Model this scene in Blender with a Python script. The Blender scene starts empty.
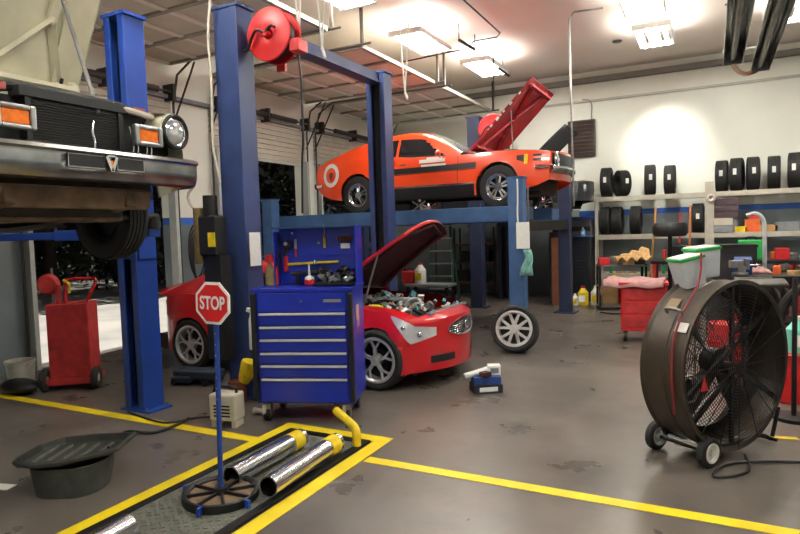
import bpy, bmesh, math, random
from mathutils import Vector, Matrix, Euler
PI = math.pi
S = bpy.context.scene
COL = S.collection
random.seed(7)

# ------------------------------------------------------------------ materials
def lin(c):
    return tuple((v/12.92 if v <= .04045 else ((v+.055)/1.055)**2.4) for v in [x/255 for x in c]) + (1,)
MATS = {}
def M(name, rgb=None, rough=.5, metal=0, noise=0, scale=8, bump=0, alpha=1, trans=0, emit=0, coat=0, rgb2=None):
    if name in MATS: return MATS[name]
    m = bpy.data.materials.new(name); m.use_nodes = True; MATS[name] = m
    nt = m.node_tree; b = nt.nodes['Principled BSDF']; c = lin(rgb)
    b.inputs['Base Color'].default_value = c
    b.inputs['Roughness'].default_value = rough
    b.inputs['Metallic'].default_value = metal
    b.inputs['Coat Weight'].default_value = coat
    b.inputs['Transmission Weight'].default_value = trans
    b.inputs['Alpha'].default_value = alpha
    if emit:
        b.inputs['Emission Color'].default_value = c
        b.inputs['Emission Strength'].default_value = emit
    tc = nt.nodes.new('ShaderNodeTexCoord')
    n = nt.nodes.new('ShaderNodeTexNoise'); n.inputs['Scale'].default_value = scale; n.inputs['Detail'].default_value = 6
    nt.links.new(tc.outputs['Object'], n.inputs['Vector'])
    if noise or rgb2:
        r = nt.nodes.new('ShaderNodeValToRGB')
        r.color_ramp.elements[0].position = .35; r.color_ramp.elements[1].position = .68
        c2 = lin(rgb2) if rgb2 else tuple(min(1, v*(1+noise)) for v in c[:3])+(1,)
        r.color_ramp.elements[0].color = tuple(v*(1-noise) for v in c[:3])+(1,)
        r.color_ramp.elements[1].color = c2
        nt.links.new(n.outputs['Fac'], r.inputs['Fac']); nt.links.new(r.outputs['Color'], b.inputs['Base Color'])
    if bump:
        bp = nt.nodes.new('ShaderNodeBump'); bp.inputs['Strength'].default_value = bump; bp.inputs['Distance'].default_value = .01
        nt.links.new(n.outputs['Fac'], bp.inputs['Height']); nt.links.new(bp.outputs['Normal'], b.inputs['Normal'])
    return m

BLUE  = M('blue_post_paint', (46,62,108), .45, 0, .12, 5)
BLUE2 = M('bright_blue_paint', (32,66,150), .38, 0, .1, 5)
NAVY  = M('navy_paint', (38,48,76), .5, 0, .15, 5)
RUNB  = M('runway_blue', (58,92,136), .5, 0, .15, 5)
CHEST = M('chest_blue', (26,46,170), .3, 0, .05, 3, coat=.4)
BLK   = M('black_plastic', (22,22,24), .5, 0, .1, 20)
DKM   = M('dark_metal', (42,40,40), .45, .6, .25, 12)
RUB   = M('tire_rubber', (34,33,33), .75, 0, .15, 30, .2)
CHR   = M('chrome', (205,205,208), .16, 1, .05, 10)
RIMS  = M('silver_wheel_paint', (206,206,206), .3, .45, .05, 10)
ALU   = M('aluminium', (178,180,182), .32, .9, .08, 12)
STEEL = M('galvanised_steel', (150,150,148), .4, .8, .15, 10)
GREYM = M('grey_paint', (130,134,138), .5, 0, .1, 8)
WHT   = M('white_paint', (226,224,216), .5, 0, .04, 6)
PAPER = M('paper', (235,235,230), .8, 0, .03, 20)
RED   = M('red_enamel', (190,30,34), .4, 0, .12, 6)
REDD  = M('dirty_red_paint', (170,40,40), .6, 0, .25, 9)
CARR  = M('car_red', (196,22,32), .28, 0, .03, 3, coat=1)
CARO  = M('car_orange', (238,72,22), .28, 0, .03, 3, coat=1)
CARW  = M('car_cream', (214,210,186), .4, 0, .06, 4, coat=.4)
HOODW = M('hood_underside_cream', (214,208,182), .55, 0, .12, 3)
HOODR = M('hood_underside_red', (160,30,38), .5, 0, .2, 5)
HOODD = M('hood_liner_maroon', (66,26,30), .8, 0, .2, 9)
GLASS = M('dark_glass', (26,30,34), .06, 0, .05, 3, coat=1)
CLEAR = M('lamp_glass', (225,228,230), .08, .7, .1, 20)
AMB   = M('amber_lens', (226,112,30), .25, 0, .12, 40)
YEL   = M('yellow_paint', (226,196,24), .55, 0, .14, 14)
YELF  = M('yellow_floor_paint', (232,204,20), .5, 0, .1, 5)
ORG   = M('orange_box', (226,100,40), .6, 0, .1, 10)
TAN   = M('cardboard', (186,148,98), .85, 0, .12, 10)
WOOD  = M('wood', (176,128,70), .6, 0, .25, 10)
BROWN = M('brown_board', (122,74,48), .6, 0, .15, 5)
GRN   = M('green_plastic', (36,160,74), .45, 0, .08, 8)
TEAL  = M('teal_cloth', (140,196,186), .8, 0, .12, 12)
PINK  = M('pink_cloth', (184,138,136), .9, 0, .15, 14, .3)
UNDER = M('underbody_grime', (58,48,42), .8, .1, .35, 7, .4)
FANB  = M('fan_brown', (70,60,50), .42, .3, .12, 4)
GRNL  = M('green_ladder', (58,92,84), .5, 0, .1, 8)
DOORG = M('grey_green_door', (140,150,142), .6, 0, .08, 5)
BEIGE = M('beige_panel', (196,188,172), .6, 0, .08, 5)
RACK  = M('rack_beige', (188,182,168), .5, .1, .1, 6)
CONC  = M('base_concrete', (108,88,66), .8, 0, .3, 14)
OIL   = M('oil_black', (36,36,34), .35, .2, .3, 9)
STRAPE= M('stripe_black', (24,26,28), .4, 0, .05, 5)
GREYP = M('battery_grey', (196,200,204), .5, 0, .06, 9)

# ------------------------------------------------------------------ mesh helper
class MB:
    def __init__(s): s.bm = bmesh.new(); s.mi = 0
    def _f(s, vs):
        try:
            f = s.bm.faces.new(vs); f.material_index = s.mi; return f
        except ValueError: return None
    def box(s, c, d, rot=None, piv=None):
        hx, hy, hz = [v/2 for v in d]; vs = []
        R = Euler(rot).to_matrix() if rot else None
        for dx, dy, dz in ((-1,-1,-1),(1,-1,-1),(1,1,-1),(-1,1,-1),(-1,-1,1),(1,-1,1),(1,1,1),(-1,1,1)):
            v = Vector((dx*hx, dy*hy, dz*hz))
            if R: v = R @ v
            vs.append(s.bm.verts.new(v+Vector(c)))
        for f in ((0,3,2,1),(4,5,6,7),(0,1,5,4),(1,2,6,5),(2,3,7,6),(3,0,4,7)): s._f([vs[i] for i in f])
        return s
    def bb(s, x0, x1, y0, y1, z0, z1): return s.box(((x0+x1)/2,(y0+y1)/2,(z0+z1)/2),(abs(x1-x0),abs(y1-y0),abs(z1-z0)))
    def bar(s, a, b, w, h):
        a = Vector(a); b = Vector(b); d = b-a; L = d.length; q = d.to_track_quat('X', 'Z').to_matrix(); c = (a+b)/2; vs = []
        for dx, dy, dz in ((-1,-1,-1),(1,-1,-1),(1,1,-1),(-1,1,-1),(-1,-1,1),(1,-1,1),(1,1,1),(-1,1,1)):
            vs.append(s.bm.verts.new(q @ Vector((dx*L/2, dy*w/2, dz*h/2))+c))
        for f in ((0,3,2,1),(4,5,6,7),(0,1,5,4),(1,2,6,5),(2,3,7,6),(3,0,4,7)): s._f([vs[i] for i in f])
        return s
    def cyl(s, a, b, r, r2=None, n=16, cap=True):
        if r2 is None: r2 = r
        a = Vector(a); b = Vector(b); q = (b-a).to_track_quat('Z', 'Y').to_matrix(); A = []; B = []
        for i in range(n):
            t = 2*PI*i/n; u = q @ Vector((math.cos(t), math.sin(t), 0))
            A.append(s.bm.verts.new(a+u*r)); B.append(s.bm.verts.new(b+u*r2))
        for i in range(n): s._f([A[i], A[(i+1)%n], B[(i+1)%n], B[i]])
        if cap: s._f(A[::-1]); s._f(B)
        return s
    def tube(s, pts, r, n=8, smooth=0):
        pts = [Vector(p) for p in pts]
        for _ in range(smooth):
            q = [pts[0]]
            for i in range(len(pts)-1): q += [pts[i]*.75+pts[i+1]*.25, pts[i]*.25+pts[i+1]*.75]
            pts = q+[pts[-1]]
        rings = []; up = Vector((0,0,1))
        for i, p in enumerate(pts):
            d = (pts[min(i+1,len(pts)-1)]-pts[max(i-1,0)]).normalized()
            u = up - d*up.dot(d)
            if u.length < .05: u = Vector((1,0,0)) - d*d.x
            if u.length < .05: u = Vector((0,1,0)) - d*d.y
            u.normalize(); up = u; w = d.cross(u)
            rings.append([s.bm.verts.new(p+(u*math.cos(2*PI*k/n)+w*math.sin(2*PI*k/n))*r) for k in range(n)])
        for a, b in zip(rings, rings[1:]):
            for k in range(n): s._f([a[k], a[(k+1)%n], b[(k+1)%n], b[k]])
        s._f(rings[0][::-1]); s._f(rings[-1]); return s
    def lathe(s, prof, c=(0,0,0), ax='Z', n=32, close=False, rot=None, a0=0, a1=2*PI):
        c = Vector(c); full = abs(a1-a0-2*PI) < 1e-6; R = Euler(rot).to_matrix() if rot else None
        rings = []
        for i in range(n if full else n+1):
            t = a0+(a1-a0)*i/n; ring = []
            for r, h in prof:
                x, y = r*math.cos(t), r*math.sin(t)
                v = Vector((x,y,h)) if ax == 'Z' else Vector((x,h,y)) if ax == 'Y' else Vector((h,x,y))
                if R: v = R @ v
                ring.append(s.bm.verts.new(v+c))
            rings.append(ring)
        m = len(prof)
        for i in range(len(rings) if full else len(rings)-1):
            a = rings[i]; b = rings[(i+1)%len(rings)]
            for k in range(m if close else m-1): s._f([a[k], b[k], b[(k+1)%m], a[(k+1)%m]])
        return s
    def torus(s, c, R, r, ax='Z', n=32, m=8):
        return s.lathe([(R+r*math.cos(2*PI*k/m), r*math.sin(2*PI*k/m)) for k in range(m)], c, ax, n, True)
    def prism(s, pts, h, q=None, o=(0,0,0)):     # 2D outline in local xy, extruded by h along local z, turned by matrix q
        q = q or Matrix.Identity(3); o = Vector(o)
        A = [s.bm.verts.new(q @ Vector((x,y,0))+o) for x, y in pts]; B = [s.bm.verts.new(q @ Vector((x,y,h))+o) for x, y in pts]
        s._f(A[::-1]); s._f(B); n = len(pts)
        for i in range(n): s._f([A[i], A[(i+1)%n], B[(i+1)%n], B[i]])
        return s
    def grid(s, rows, thick=None):
        V = [[s.bm.verts.new(Vector(p)) for p in r] for r in rows]
        for a, b in zip(V, V[1:]):
            for i in range(len(a)-1): s._f([a[i], a[i+1], b[i+1], b[i]])
        return s
    def quad(s, *p): s._f([s.bm.verts.new(Vector(v)) for v in p]); return s
    def ball(s, c, r, sc=(1,1,1), n=14):
        prof = [(max(.0005, r*math.sin(PI*i/n)), -r*math.cos(PI*i/n)) for i in range(n+1)]
        k = len(s.bm.verts); s.lathe(prof, (0,0,0), 'Z', n*2)
        s.bm.verts.ensure_lookup_table()
        for v in list(s.bm.verts)[k:]: v.co = Vector((v.co.x*sc[0], v.co.y*sc[1], v.co.z*sc[2]))+Vector(c)
        return s
    def build(s, name, mat, parent=None, smooth=False, bevel=0, weld=False, solid=0, loc=None, rot=None, ang=35):
        if weld: bmesh.ops.remove_doubles(s.bm, verts=s.bm.verts[:], dist=weld if weld is not True else 1e-4)
        bmesh.ops.recalc_face_normals(s.bm, faces=s.bm.faces[:])
        me = bpy.data.meshes.new(name); s.bm.to_mesh(me); s.bm.free()
        for m in (mat if isinstance(mat, (list, tuple)) else [mat]): me.materials.append(m)
        if smooth:
            for p in me.polygons: p.use_smooth = True
            me.set_sharp_from_angle(angle=math.radians(ang))
        o = bpy.data.objects.new(name, me); COL.objects.link(o)
        if parent: o.parent = parent
        if loc: o.location = loc
        if rot: o.rotation_euler = rot
        if solid:
            md = o.modifiers.new('solid', 'SOLIDIFY'); md.thickness = solid; md.offset = -1
        if bevel:
            md = o.modifiers.new('bevel', 'BEVEL'); md.width = bevel; md.segments = 2; md.limit_method = 'ANGLE'; md.angle_limit = .7
        return o
def empty(name, loc, rz=0, label=None, cat=None, group=None, sc=1):
    o = bpy.data.objects.new(name, None); COL.objects.link(o); o.location = loc; o.rotation_euler = (0,0,rz); o.scale = (sc,)*3 if not isinstance(sc, tuple) else sc
    o.empty_display_size = .1
    tag(o, label, cat, group); return o
def tag(o, label=None, cat=None, group=None, kind=None):
    if label: o['label'] = label
    if cat: o['category'] = cat
    if group: o['group'] = group
    if kind: o['kind'] = kind
    return o
def struct(o): o['kind'] = 'structure'; return o
def kids(o): return [c for c in COL.objects if c.parent is o]
def copy_tree(o, parent=None):
    c = o.copy(); COL.objects.link(c); c.parent = parent
    for ch in kids(o): copy_tree(ch, c)
    return c
def dup(o, loc, rot=None, label=None, group=None, sc=None):
    c = copy_tree(o); c.location = loc
    if rot is not None: c.rotation_euler = rot
    if sc: c.scale = sc
    if label: c['label'] = label
    if group: c['group'] = group
    return c
def cur(pts):
    xs = [p[0] for p in pts]; ys = [p[1] for p in pts]; n = len(xs)
    d = [(ys[i+1]-ys[i])/(xs[i+1]-xs[i]) for i in range(n-1)]
    m = [d[0]]+[0 if d[i-1]*d[i] <= 0 else 2*d[i-1]*d[i]/(d[i-1]+d[i]) for i in range(1, n-1)]+[d[-1]]
    def f(x):
        if x <= xs[0]: return ys[0]
        if x >= xs[-1]: return ys[-1]
        i = max(k for k in range(n-1) if xs[k] <= x); h = xs[i+1]-xs[i]; t = (x-xs[i])/h
        return (2*t**3-3*t*t+1)*ys[i]+(t**3-2*t*t+t)*h*m[i]+(-2*t**3+3*t*t)*ys[i+1]+(t**3-t*t)*h*m[i+1]
    return f
def frange(a, b, n): return [a+(b-a)*i/(n-1) for i in range(n)]

# ------------------------------------------------------------------ camera
YAW = math.radians(27.5); PIT = math.atan(37/600); ROL = .03; CAMZ = 1.7
cam = bpy.data.objects.new('camera', bpy.data.cameras.new('camera')); COL.objects.link(cam)
cam.data.sensor_width = 36; cam.data.lens = 600/800*36; cam.data.clip_end = 300
Fv = Vector((-math.sin(YAW)*math.cos(PIT), math.cos(YAW)*math.cos(PIT), -math.sin(PIT)))
R0 = Vector((math.cos(YAW), math.sin(YAW), 0)); U0 = R0.cross(Fv)
Rv = math.cos(ROL)*R0-math.sin(ROL)*U0; Uv = math.cos(ROL)*U0+math.sin(ROL)*R0
cam.matrix_world = Matrix(((Rv.x,Uv.x,-Fv.x,0),(Rv.y,Uv.y,-Fv.y,0),(Rv.z,Uv.z,-Fv.z,CAMZ),(0,0,0,1)))
S.camera = cam
def on(px, py, ax, val):      # where the sight line through a photo point meets a real plane of the room
    d = Fv+Rv*((px-400)/600)-Uv*((py-267)/600); o = Vector((0,0,CAMZ)); t = (val-o[ax])/d[ax]
    return o+d*t

# ------------------------------------------------------------------ setting
XL, YB, ZC = -8.0, 14.75, 5.25
XR, YF = 5.0, -3.0
def floor_mat():
    m = bpy.data.materials.new('sealed_concrete'); m.use_nodes = True; nt = m.node_tree; b = nt.nodes['Principled BSDF']
    tc = nt.nodes.new('ShaderNodeTexCoord')
    def noise(sc, det=8, rough=.6):
        n = nt.nodes.new('ShaderNodeTexNoise'); n.inputs['Scale'].default_value = sc; n.inputs['Detail'].default_value = det; n.inputs['Roughness'].default_value = rough
        nt.links.new(tc.outputs['Object'], n.inputs['Vector']); return n
    def ramp(n, a, b_, p0=.3, p1=.7):
        r = nt.nodes.new('ShaderNodeValToRGB'); e = r.color_ramp.elements
        e[0].position = p0; e[1].position = p1; e[0].color = a; e[1].color = b_
        nt.links.new(n.outputs['Fac'], r.inputs['Fac']); return r
    n1 = noise(.55); n2 = noise(5, 10, .7); n3 = noise(1.7, 6)
    r1 = ramp(n1, lin((78,72,67)), lin((114,106,99)))
    r2 = ramp(n2, (.62,.6,.58,1), (1.12,1.1,1.08,1), .25, .7)
    mx = nt.nodes.new('ShaderNodeMix'); mx.data_type = 'RGBA'; mx.blend_type = 'MULTIPLY'; mx.inputs[0].default_value = .5
    nt.links.new(r1.outputs[0], mx.inputs[6]); nt.links.new(r2.outputs[0], mx.inputs[7])
    r3 = ramp(n3, (.62,.60,.58,1), (1,1,1,1), .30, .55)
    m2 = nt.nodes.new('ShaderNodeMix'); m2.data_type = 'RGBA'; m2.blend_type = 'MULTIPLY'; m2.inputs[0].default_value = .28
    nt.links.new(mx.outputs[2], m2.inputs[6]); nt.links.new(r3.outputs[0], m2.inputs[7])
    nt.links.new(m2.outputs[2], b.inputs['Base Color'])
    rr = ramp(n3, (.24,.24,.24,1), (.42,.42,.42,1), .3, .7); nt.links.new(rr.outputs[0], b.inputs['Roughness'])
    bp = nt.nodes.new('ShaderNodeBump'); bp.inputs['Strength'].default_value = .12; bp.inputs['Distance'].default_value = .01
    nt.links.new(n2.outputs['Fac'], bp.inputs['Height']); nt.links.new(bp.outputs['Normal'], b.inputs['Normal'])
    return m
FLOOR = floor_mat()
WALLU = M('wall_white_paint', (232,233,222), .55, 0, .03, 1.2)
WALLL = M('wall_grey_blue_paint', (112,122,126), .5, 0, .12, 2)
STRI = M('wall_blue_stripe', (40,96,184), .5, 0, .05, 4)
CEIL = M('ceiling_paint', (226,212,204), .6, 0, .04, .6)
def wall_z(name, boxes):      # boxes: (x0,x1,y0,y1,z0,z1,material index)
    mb = MB()
    for b in boxes: mb.mi = b[6]; mb.bb(*b[:6])
    return struct(mb.build(name, [WALLU, WALLL, STRI]))
struct(MB().bb(XL-.25, XR+.2, YF-.2, YB+.2, -.2, 0).build('floor', FLOOR))
struct(MB().bb(XL-.25, XR+.2, YF-.2, YB+.2, ZC, ZC+.2).build('ceiling', CEIL))
wall_z('wall_back', [(XL-.2,XR+.2,YB,YB+.2,2.02,ZC,0),(XL-.2,XR+.2,YB,YB+.2,0,1.9,1),(XL-.2,XR+.2,YB-.004,YB+.2,1.9,2.02,2)])
wall_z('wall_right', [(XR,XR+.2,YF,YB,2.02,ZC,0),(XR,XR+.2,YF,YB,0,1.9,1),(XR-.004,XR+.2,YF,YB,1.9,2.02,2)])
wall_z('wall_front', [(XL-.2,XR+.2,YF-.2,YF,2.02,ZC,0),(XL-.2,XR+.2,YF-.2,YF,0,1.9,1),(XL-.2,XR+.2,YF-.2,YF+.004,1.9,2.02,2)])
OPEN = [(-2.3,.45),(1.05,4.15),(4.7,7.2),(8.15,10.9),(11.35,14.25)]   # the garage door openings along the left wall
OZ = 3.2
lb = []
edges = [YF]+[v for o in OPEN for v in o]+[YB]
for a, b in zip(edges[::2], edges[1::2]):
    lb += [(XL-.25,XL,a,b,2.02,OZ,0),(XL-.25,XL,a,b,0,1.9,1),(XL-.25,XL+.004,a,b,1.9,2.02,2)]
lb.append((XL-.25,XL,YF,YB,OZ,ZC,0))
wall_z('wall_left', lb)
# ribbed header cladding over each opening, jamb trim
for i, (a, b) in enumerate(OPEN):
    mb = MB()
    z = OZ
    while z < 3.95:
        mb.bb(XL, XL+.03, a-.05, b+.05, z+.008, z+.095); z += .1
    struct(mb.build('trim_%d' % (i+1), BEIGE, bevel=.006))
for i, (a, b) in enumerate(OPEN):
    mb = MB()
    for y in (a, b):
        mb.bb(XL-.02, XL+.14, y-.06 if y == b else y-.0, y if y == b else y+.06, 0, OZ+.05)
    struct(mb.build('trim_%d' % (i+6), M('jamb_light',(176,180,176),.5,0,.06,6)))
# raised sectional doors with frames, rails and frosted panes
FROST = M('frosted_door_pane', (206,204,186), .5, 0, .06, 3)
DARKT = M('track_dark_metal', (70,62,58), .5, .5, .15, 8)
for i, (a, b) in enumerate(OPEN):
    d = bpy.data.objects.new('door_%d' % (i+1), None); COL.objects.link(d); struct(d)
    xs = [-7.9, -7.3, -6.68, -6.06, -5.44, -4.8]; zz = 4.55
    rails = MB(); tr = MB(); 
    for x in xs[:-1]: rails.bb(x-.045, x+.045, a, b, zz-.03, zz+.03)
    tr.bb(xs[-1]-.04, xs[-1]+.02, a, b, zz-.03, zz+.03)
    ys = frange(a, b, 4)
    for y in ys: tr.bb(xs[0], xs[-1], y-.035, y+.035, zz-.038, zz+.025)
    rails.build('rail', M('door_rail_white', (236,236,226), .45, 0, .03, 5), d)
    tr.build('stile', M('door_stile_grey', (150,146,134), .5, .1, .1, 5), d)
    pn = MB()
    for x0, x1 in zip(xs, xs[1:]):
        for y0, y1 in zip(ys, ys[1:]): pn.bb(x0+.045, x1-.045, y0+.035, y1-.035, zz-.006, zz+.006)
    pn.build('pane', FROST, d)
    tk = MB()
    for y in (a-.06, b+.06):
        tk.tube([(XL+.08, y, .1), (XL+.08, y, 3.9), (XL+.2, y, 4.35), (XL+.55, y, 4.55), (-4.6, y, 4.55)], .02, 6)
        for x in (-4.75, -6.4): tk.bb(x-.02, x+.02, y-.02, y+.02, 4.55, ZC)
        tk.bar((-6.4, y, ZC), (-5.7, y, 4.6), .02, .02)
        tk.bar((XL+.05, y, 3.55), (XL+.6, y, 4.5), .022, .022)
    tk.build('track', DARKT, d)
    sp = MB().cyl((XL+.2, a, 4.05), (XL+.2, b, 4.05), .018)
    sp.cyl((XL+.2, (a+b)/2-.9, 4.05), (XL+.2, (a+b)/2-.05, 4.05), .05).cyl((XL+.2, (a+b)/2+.05, 4.05), (XL+.2, (a+b)/2+.9, 4.05), .05)
    for y in (a+.05, b-.05, (a+b)/2): sp.bb(XL+.01, XL+.24, y-.03, y+.03, 3.92, 4.18)
    sp.build('torsion_spring', DARKT, d)
# header beam seen over the openings
struct(MB().bb(XL, XL+.12, YF, YB, 3.96, 4.02).build('trim_11', GREYM))
# electrical trunking along the back wall near the ceiling
struct(MB().bb(XL, XR, YB-.14, YB, 4.98, 5.1).build('trim_12', M('trunking_grey', (120,116,110), .6, 0, .05, 4)))
struct(MB().bb(XL, XR, YB-.05, YB, 4.55, 4.6).build('trim_13', M('trunking_light', (190,188,178), .6, 0, .05, 4)))
# floor paint
z0, z1 = .0005, .004
struct(MB().bb(XL+.2, -3.37, 3.70, 3.81, z0, z1).build('trim_14', YELF))
struct(MB().bb(-2.28, 1.6, 3.70, 3.80, z0, z1).build('trim_15', YELF))
mb = MB(); mb.bb(-3.37,-3.25,1.2,4.22,z0,z1).bb(-2.42,-2.30,1.2,4.22,z0,z1).bb(-3.25,-2.42,4.10,4.22,z0,z1)
struct(mb.build('trim_16', YELF))

# outside
def out_mat(name, a, b, sc):
    return M(name, a, .9, 0, 0, sc, .1, rgb2=b)
struct(MB().bb(-24, XL-.25, -14, 30, -.25, -.03).build('driveway_ground', out_mat('driveway', (150,148,144), (182,178,170), .8)))
struct(MB().bb(-50, -24, -30, 45, -.25, -.02).build('lawn_ground', out_mat('lawn', (40,48,32), (62,70,44), 2)))
LEAF = M('leaf', (20,30,18), .6, 0, .35, 3)
TRUNK = M('bark', (52,44,36), .9, 0, .3, 6, .5)
def tree_mesh(seed, h, w):
    rd = random.Random(seed); mb = MB()
    blobs = [(rd.uniform(-w*.5,w*.5), rd.uniform(-w*.5,w*.5), rd.uniform(h*.1,h*.85), rd.uniform(.3,.5)*w) for _ in range(9)]
    for _ in range(9000):
        bx, by, bz, br = rd.choice(blobs)
        v = Vector((rd.gauss(0,1), rd.gauss(0,1), rd.gauss(0,1))).normalized()*br*rd.uniform(.7,1.05)
        c = Vector((bx,by,bz))+v
        if c.z < .3: c.z = rd.uniform(.05, 1.2)
        n = (v.normalized()+Vector((rd.uniform(-.7,.7), rd.uniform(-.7,.7), rd.uniform(-.7,.7)))).normalized()
        t = n.orthogonal().normalized(); t = Matrix.Rotation(rd.uniform(0,6.3), 3, n) @ t; u = n.cross(t); s_ = rd.uniform(.12,.27)
        mb.quad(c-t*s_, c-u*s_*.5, c+t*s_, c+u*s_*.5)
    return mb
spots = [(-19.5,-9,'broad dark tree outside the nearest garage opening, far left'),(-20,-3.5,'dark leafy tree outside, behind the cream lifted car'),(-19,2,'dark leafy tree outside, above the red waste cart'),
         (-20.5,7,'dark leafy tree outside, right of the left bright blue post'),(-19,12,'leafy tree outside, behind the red coupe trunk'),(-18,17,'leafy tree seen between the navy post and the orange car'),
         (-19,22,'leafy tree behind the tail of the orange car'),(-17,27,'leafy tree beyond the farthest garage opening'),(-26,-6,'tree in the second row outside, far left behind the nearer crowns'),(-26,0,'tree in the second row outside, over the red waste cart'),(-26,6,'tree in the second row outside, over the left bright blue post'),(-25,14,'tree in the second row outside, between the lift posts'),(-25,21,'tree in the second row outside, behind the orange car tail')]
protos = {}
for i, (x, y, lab) in enumerate(spots):
    k = i % 3
    if k not in protos:
        t = empty('tree', (x,y,-.03), 0, lab, 'tree', 'dark trees outside the garage doors')
        tree_mesh(k+3, 7.5+k, 5.4).build('crown', LEAF, t)
        MB().cyl((0,0,0),(0,0,3.5),.22,.14,10).build('trunk', TRUNK, t)
        protos[k] = t
    else: dup(protos[k], (x,y,-.03), (0,0,i*1.3), lab)

# ------------------------------------------------------------------ wheels
def tire_mb(r, w, rr):
    mb = MB(); h = w/2
    prof = [(rr,-h*.82),(rr+.02,-h*.96),(r*.9,-h*1.02),(r*.965,-h*.93),(r*.99,-h*.78)]
    for k in range(5):
        y = -h*.7+k*h*.35
        prof += [(r, y),(r, y+h*.24),(r-.009, y+h*.26),(r-.009, y+h*.33)]
    prof = prof[:-2]+[(r*.99,h*.78),(r*.965,h*.93),(r*.9,h*1.02),(rr+.02,h*.96),(rr,h*.82)]
    return mb.lathe(prof, (0,0,0), 'Y', 48, True)
def rim_mb(rr, w, style):     # outer face towards -y
    mb = MB(); h = w/2
    mb.lathe([(rr-.004,-h*.86),(rr+.012,-h*.9),(rr+.010,-h*.98),(rr-.012,-h*.98),(rr-.03,-h*.8),(rr-.035,h*.7),(rr-.004,h*.8)], (0,0,0), 'Y', 40)
    yf = -h*.72
    mb.cyl((0,yf-.012,0),(0,yf+.06,0),.062,.07,20); mb.cyl((0,yf-.022,0),(0,yf-.01,0),.03,.034,16)
    for k in range(5):
        t = 2*PI*k/5+PI/2
        if style == 'twin':
            for s_ in (-1,1):
                a = t+s_*.30; b = t+s_*.12
                p = Vector((math.cos(a)*(rr-.02), yf+.005, math.sin(a)*(rr-.02))); q = Vector((math.cos(b)*.055, yf+.012, math.sin(b)*.055)); m_ = (p+q)/2+Vector((math.cos(a)*.012,-.012,math.sin(a)*.012))
                mb.bar(q, m_, .03, .036); mb.bar(m_, p, .03, .034)
        elif style == 'y':
            q = Vector((math.cos(t)*.05, yf, math.sin(t)*.05)); m_ = Vector((math.cos(t)*rr*.5, yf-.008, math.sin(t)*rr*.5))
            mb.bar(q, m_, .034, .038)
            for s_ in (-1,1):
                a = t+s_*.27; mb.bar(m_, (math.cos(a)*(rr-.02), yf+.004, math.sin(a)*(rr-.02)), .024, .022)
        else:
            a = t
            c0 = Vector((math.cos(a),0,math.sin(a))); n_ = Vector((-math.sin(a),0,math.cos(a)))
            for s_ in (-1,1): mb.bar(c0*.06+n_*s_*.018+Vector((0,yf,0)), c0*(rr-.03)+n_*s_*.035+Vector((0,yf+.006,0)), .030, .034)
            if k == 0: mb.lathe([(rr+.008,-h*1.0),(rr-.02,-h*.9),(rr-.045,-h*.66),(rr-.05,-h*.6)], (0,0,0), 'Y', 40)
    return mb
def wheel(parent, x, y, z, r, w, rr, style, side=-1, rimmat=CHR, back=None):
    t = tire_mb(r, w, rr).build('tire', RUB, parent, smooth=True, loc=(x,y,z), rot=(0,0,0 if side < 0 else PI))
    rim_mb(rr, w, style).build('rim', rimmat, t, smooth=True)
    MB().cyl((0,w*.05,0),(0,w*.12,0),rr-.03,n=32).cyl((0,-w*.12,0),(0,w*.05,0),rr*.55,n=28).build('brake_disc', DKM, t)
    return t

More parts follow.
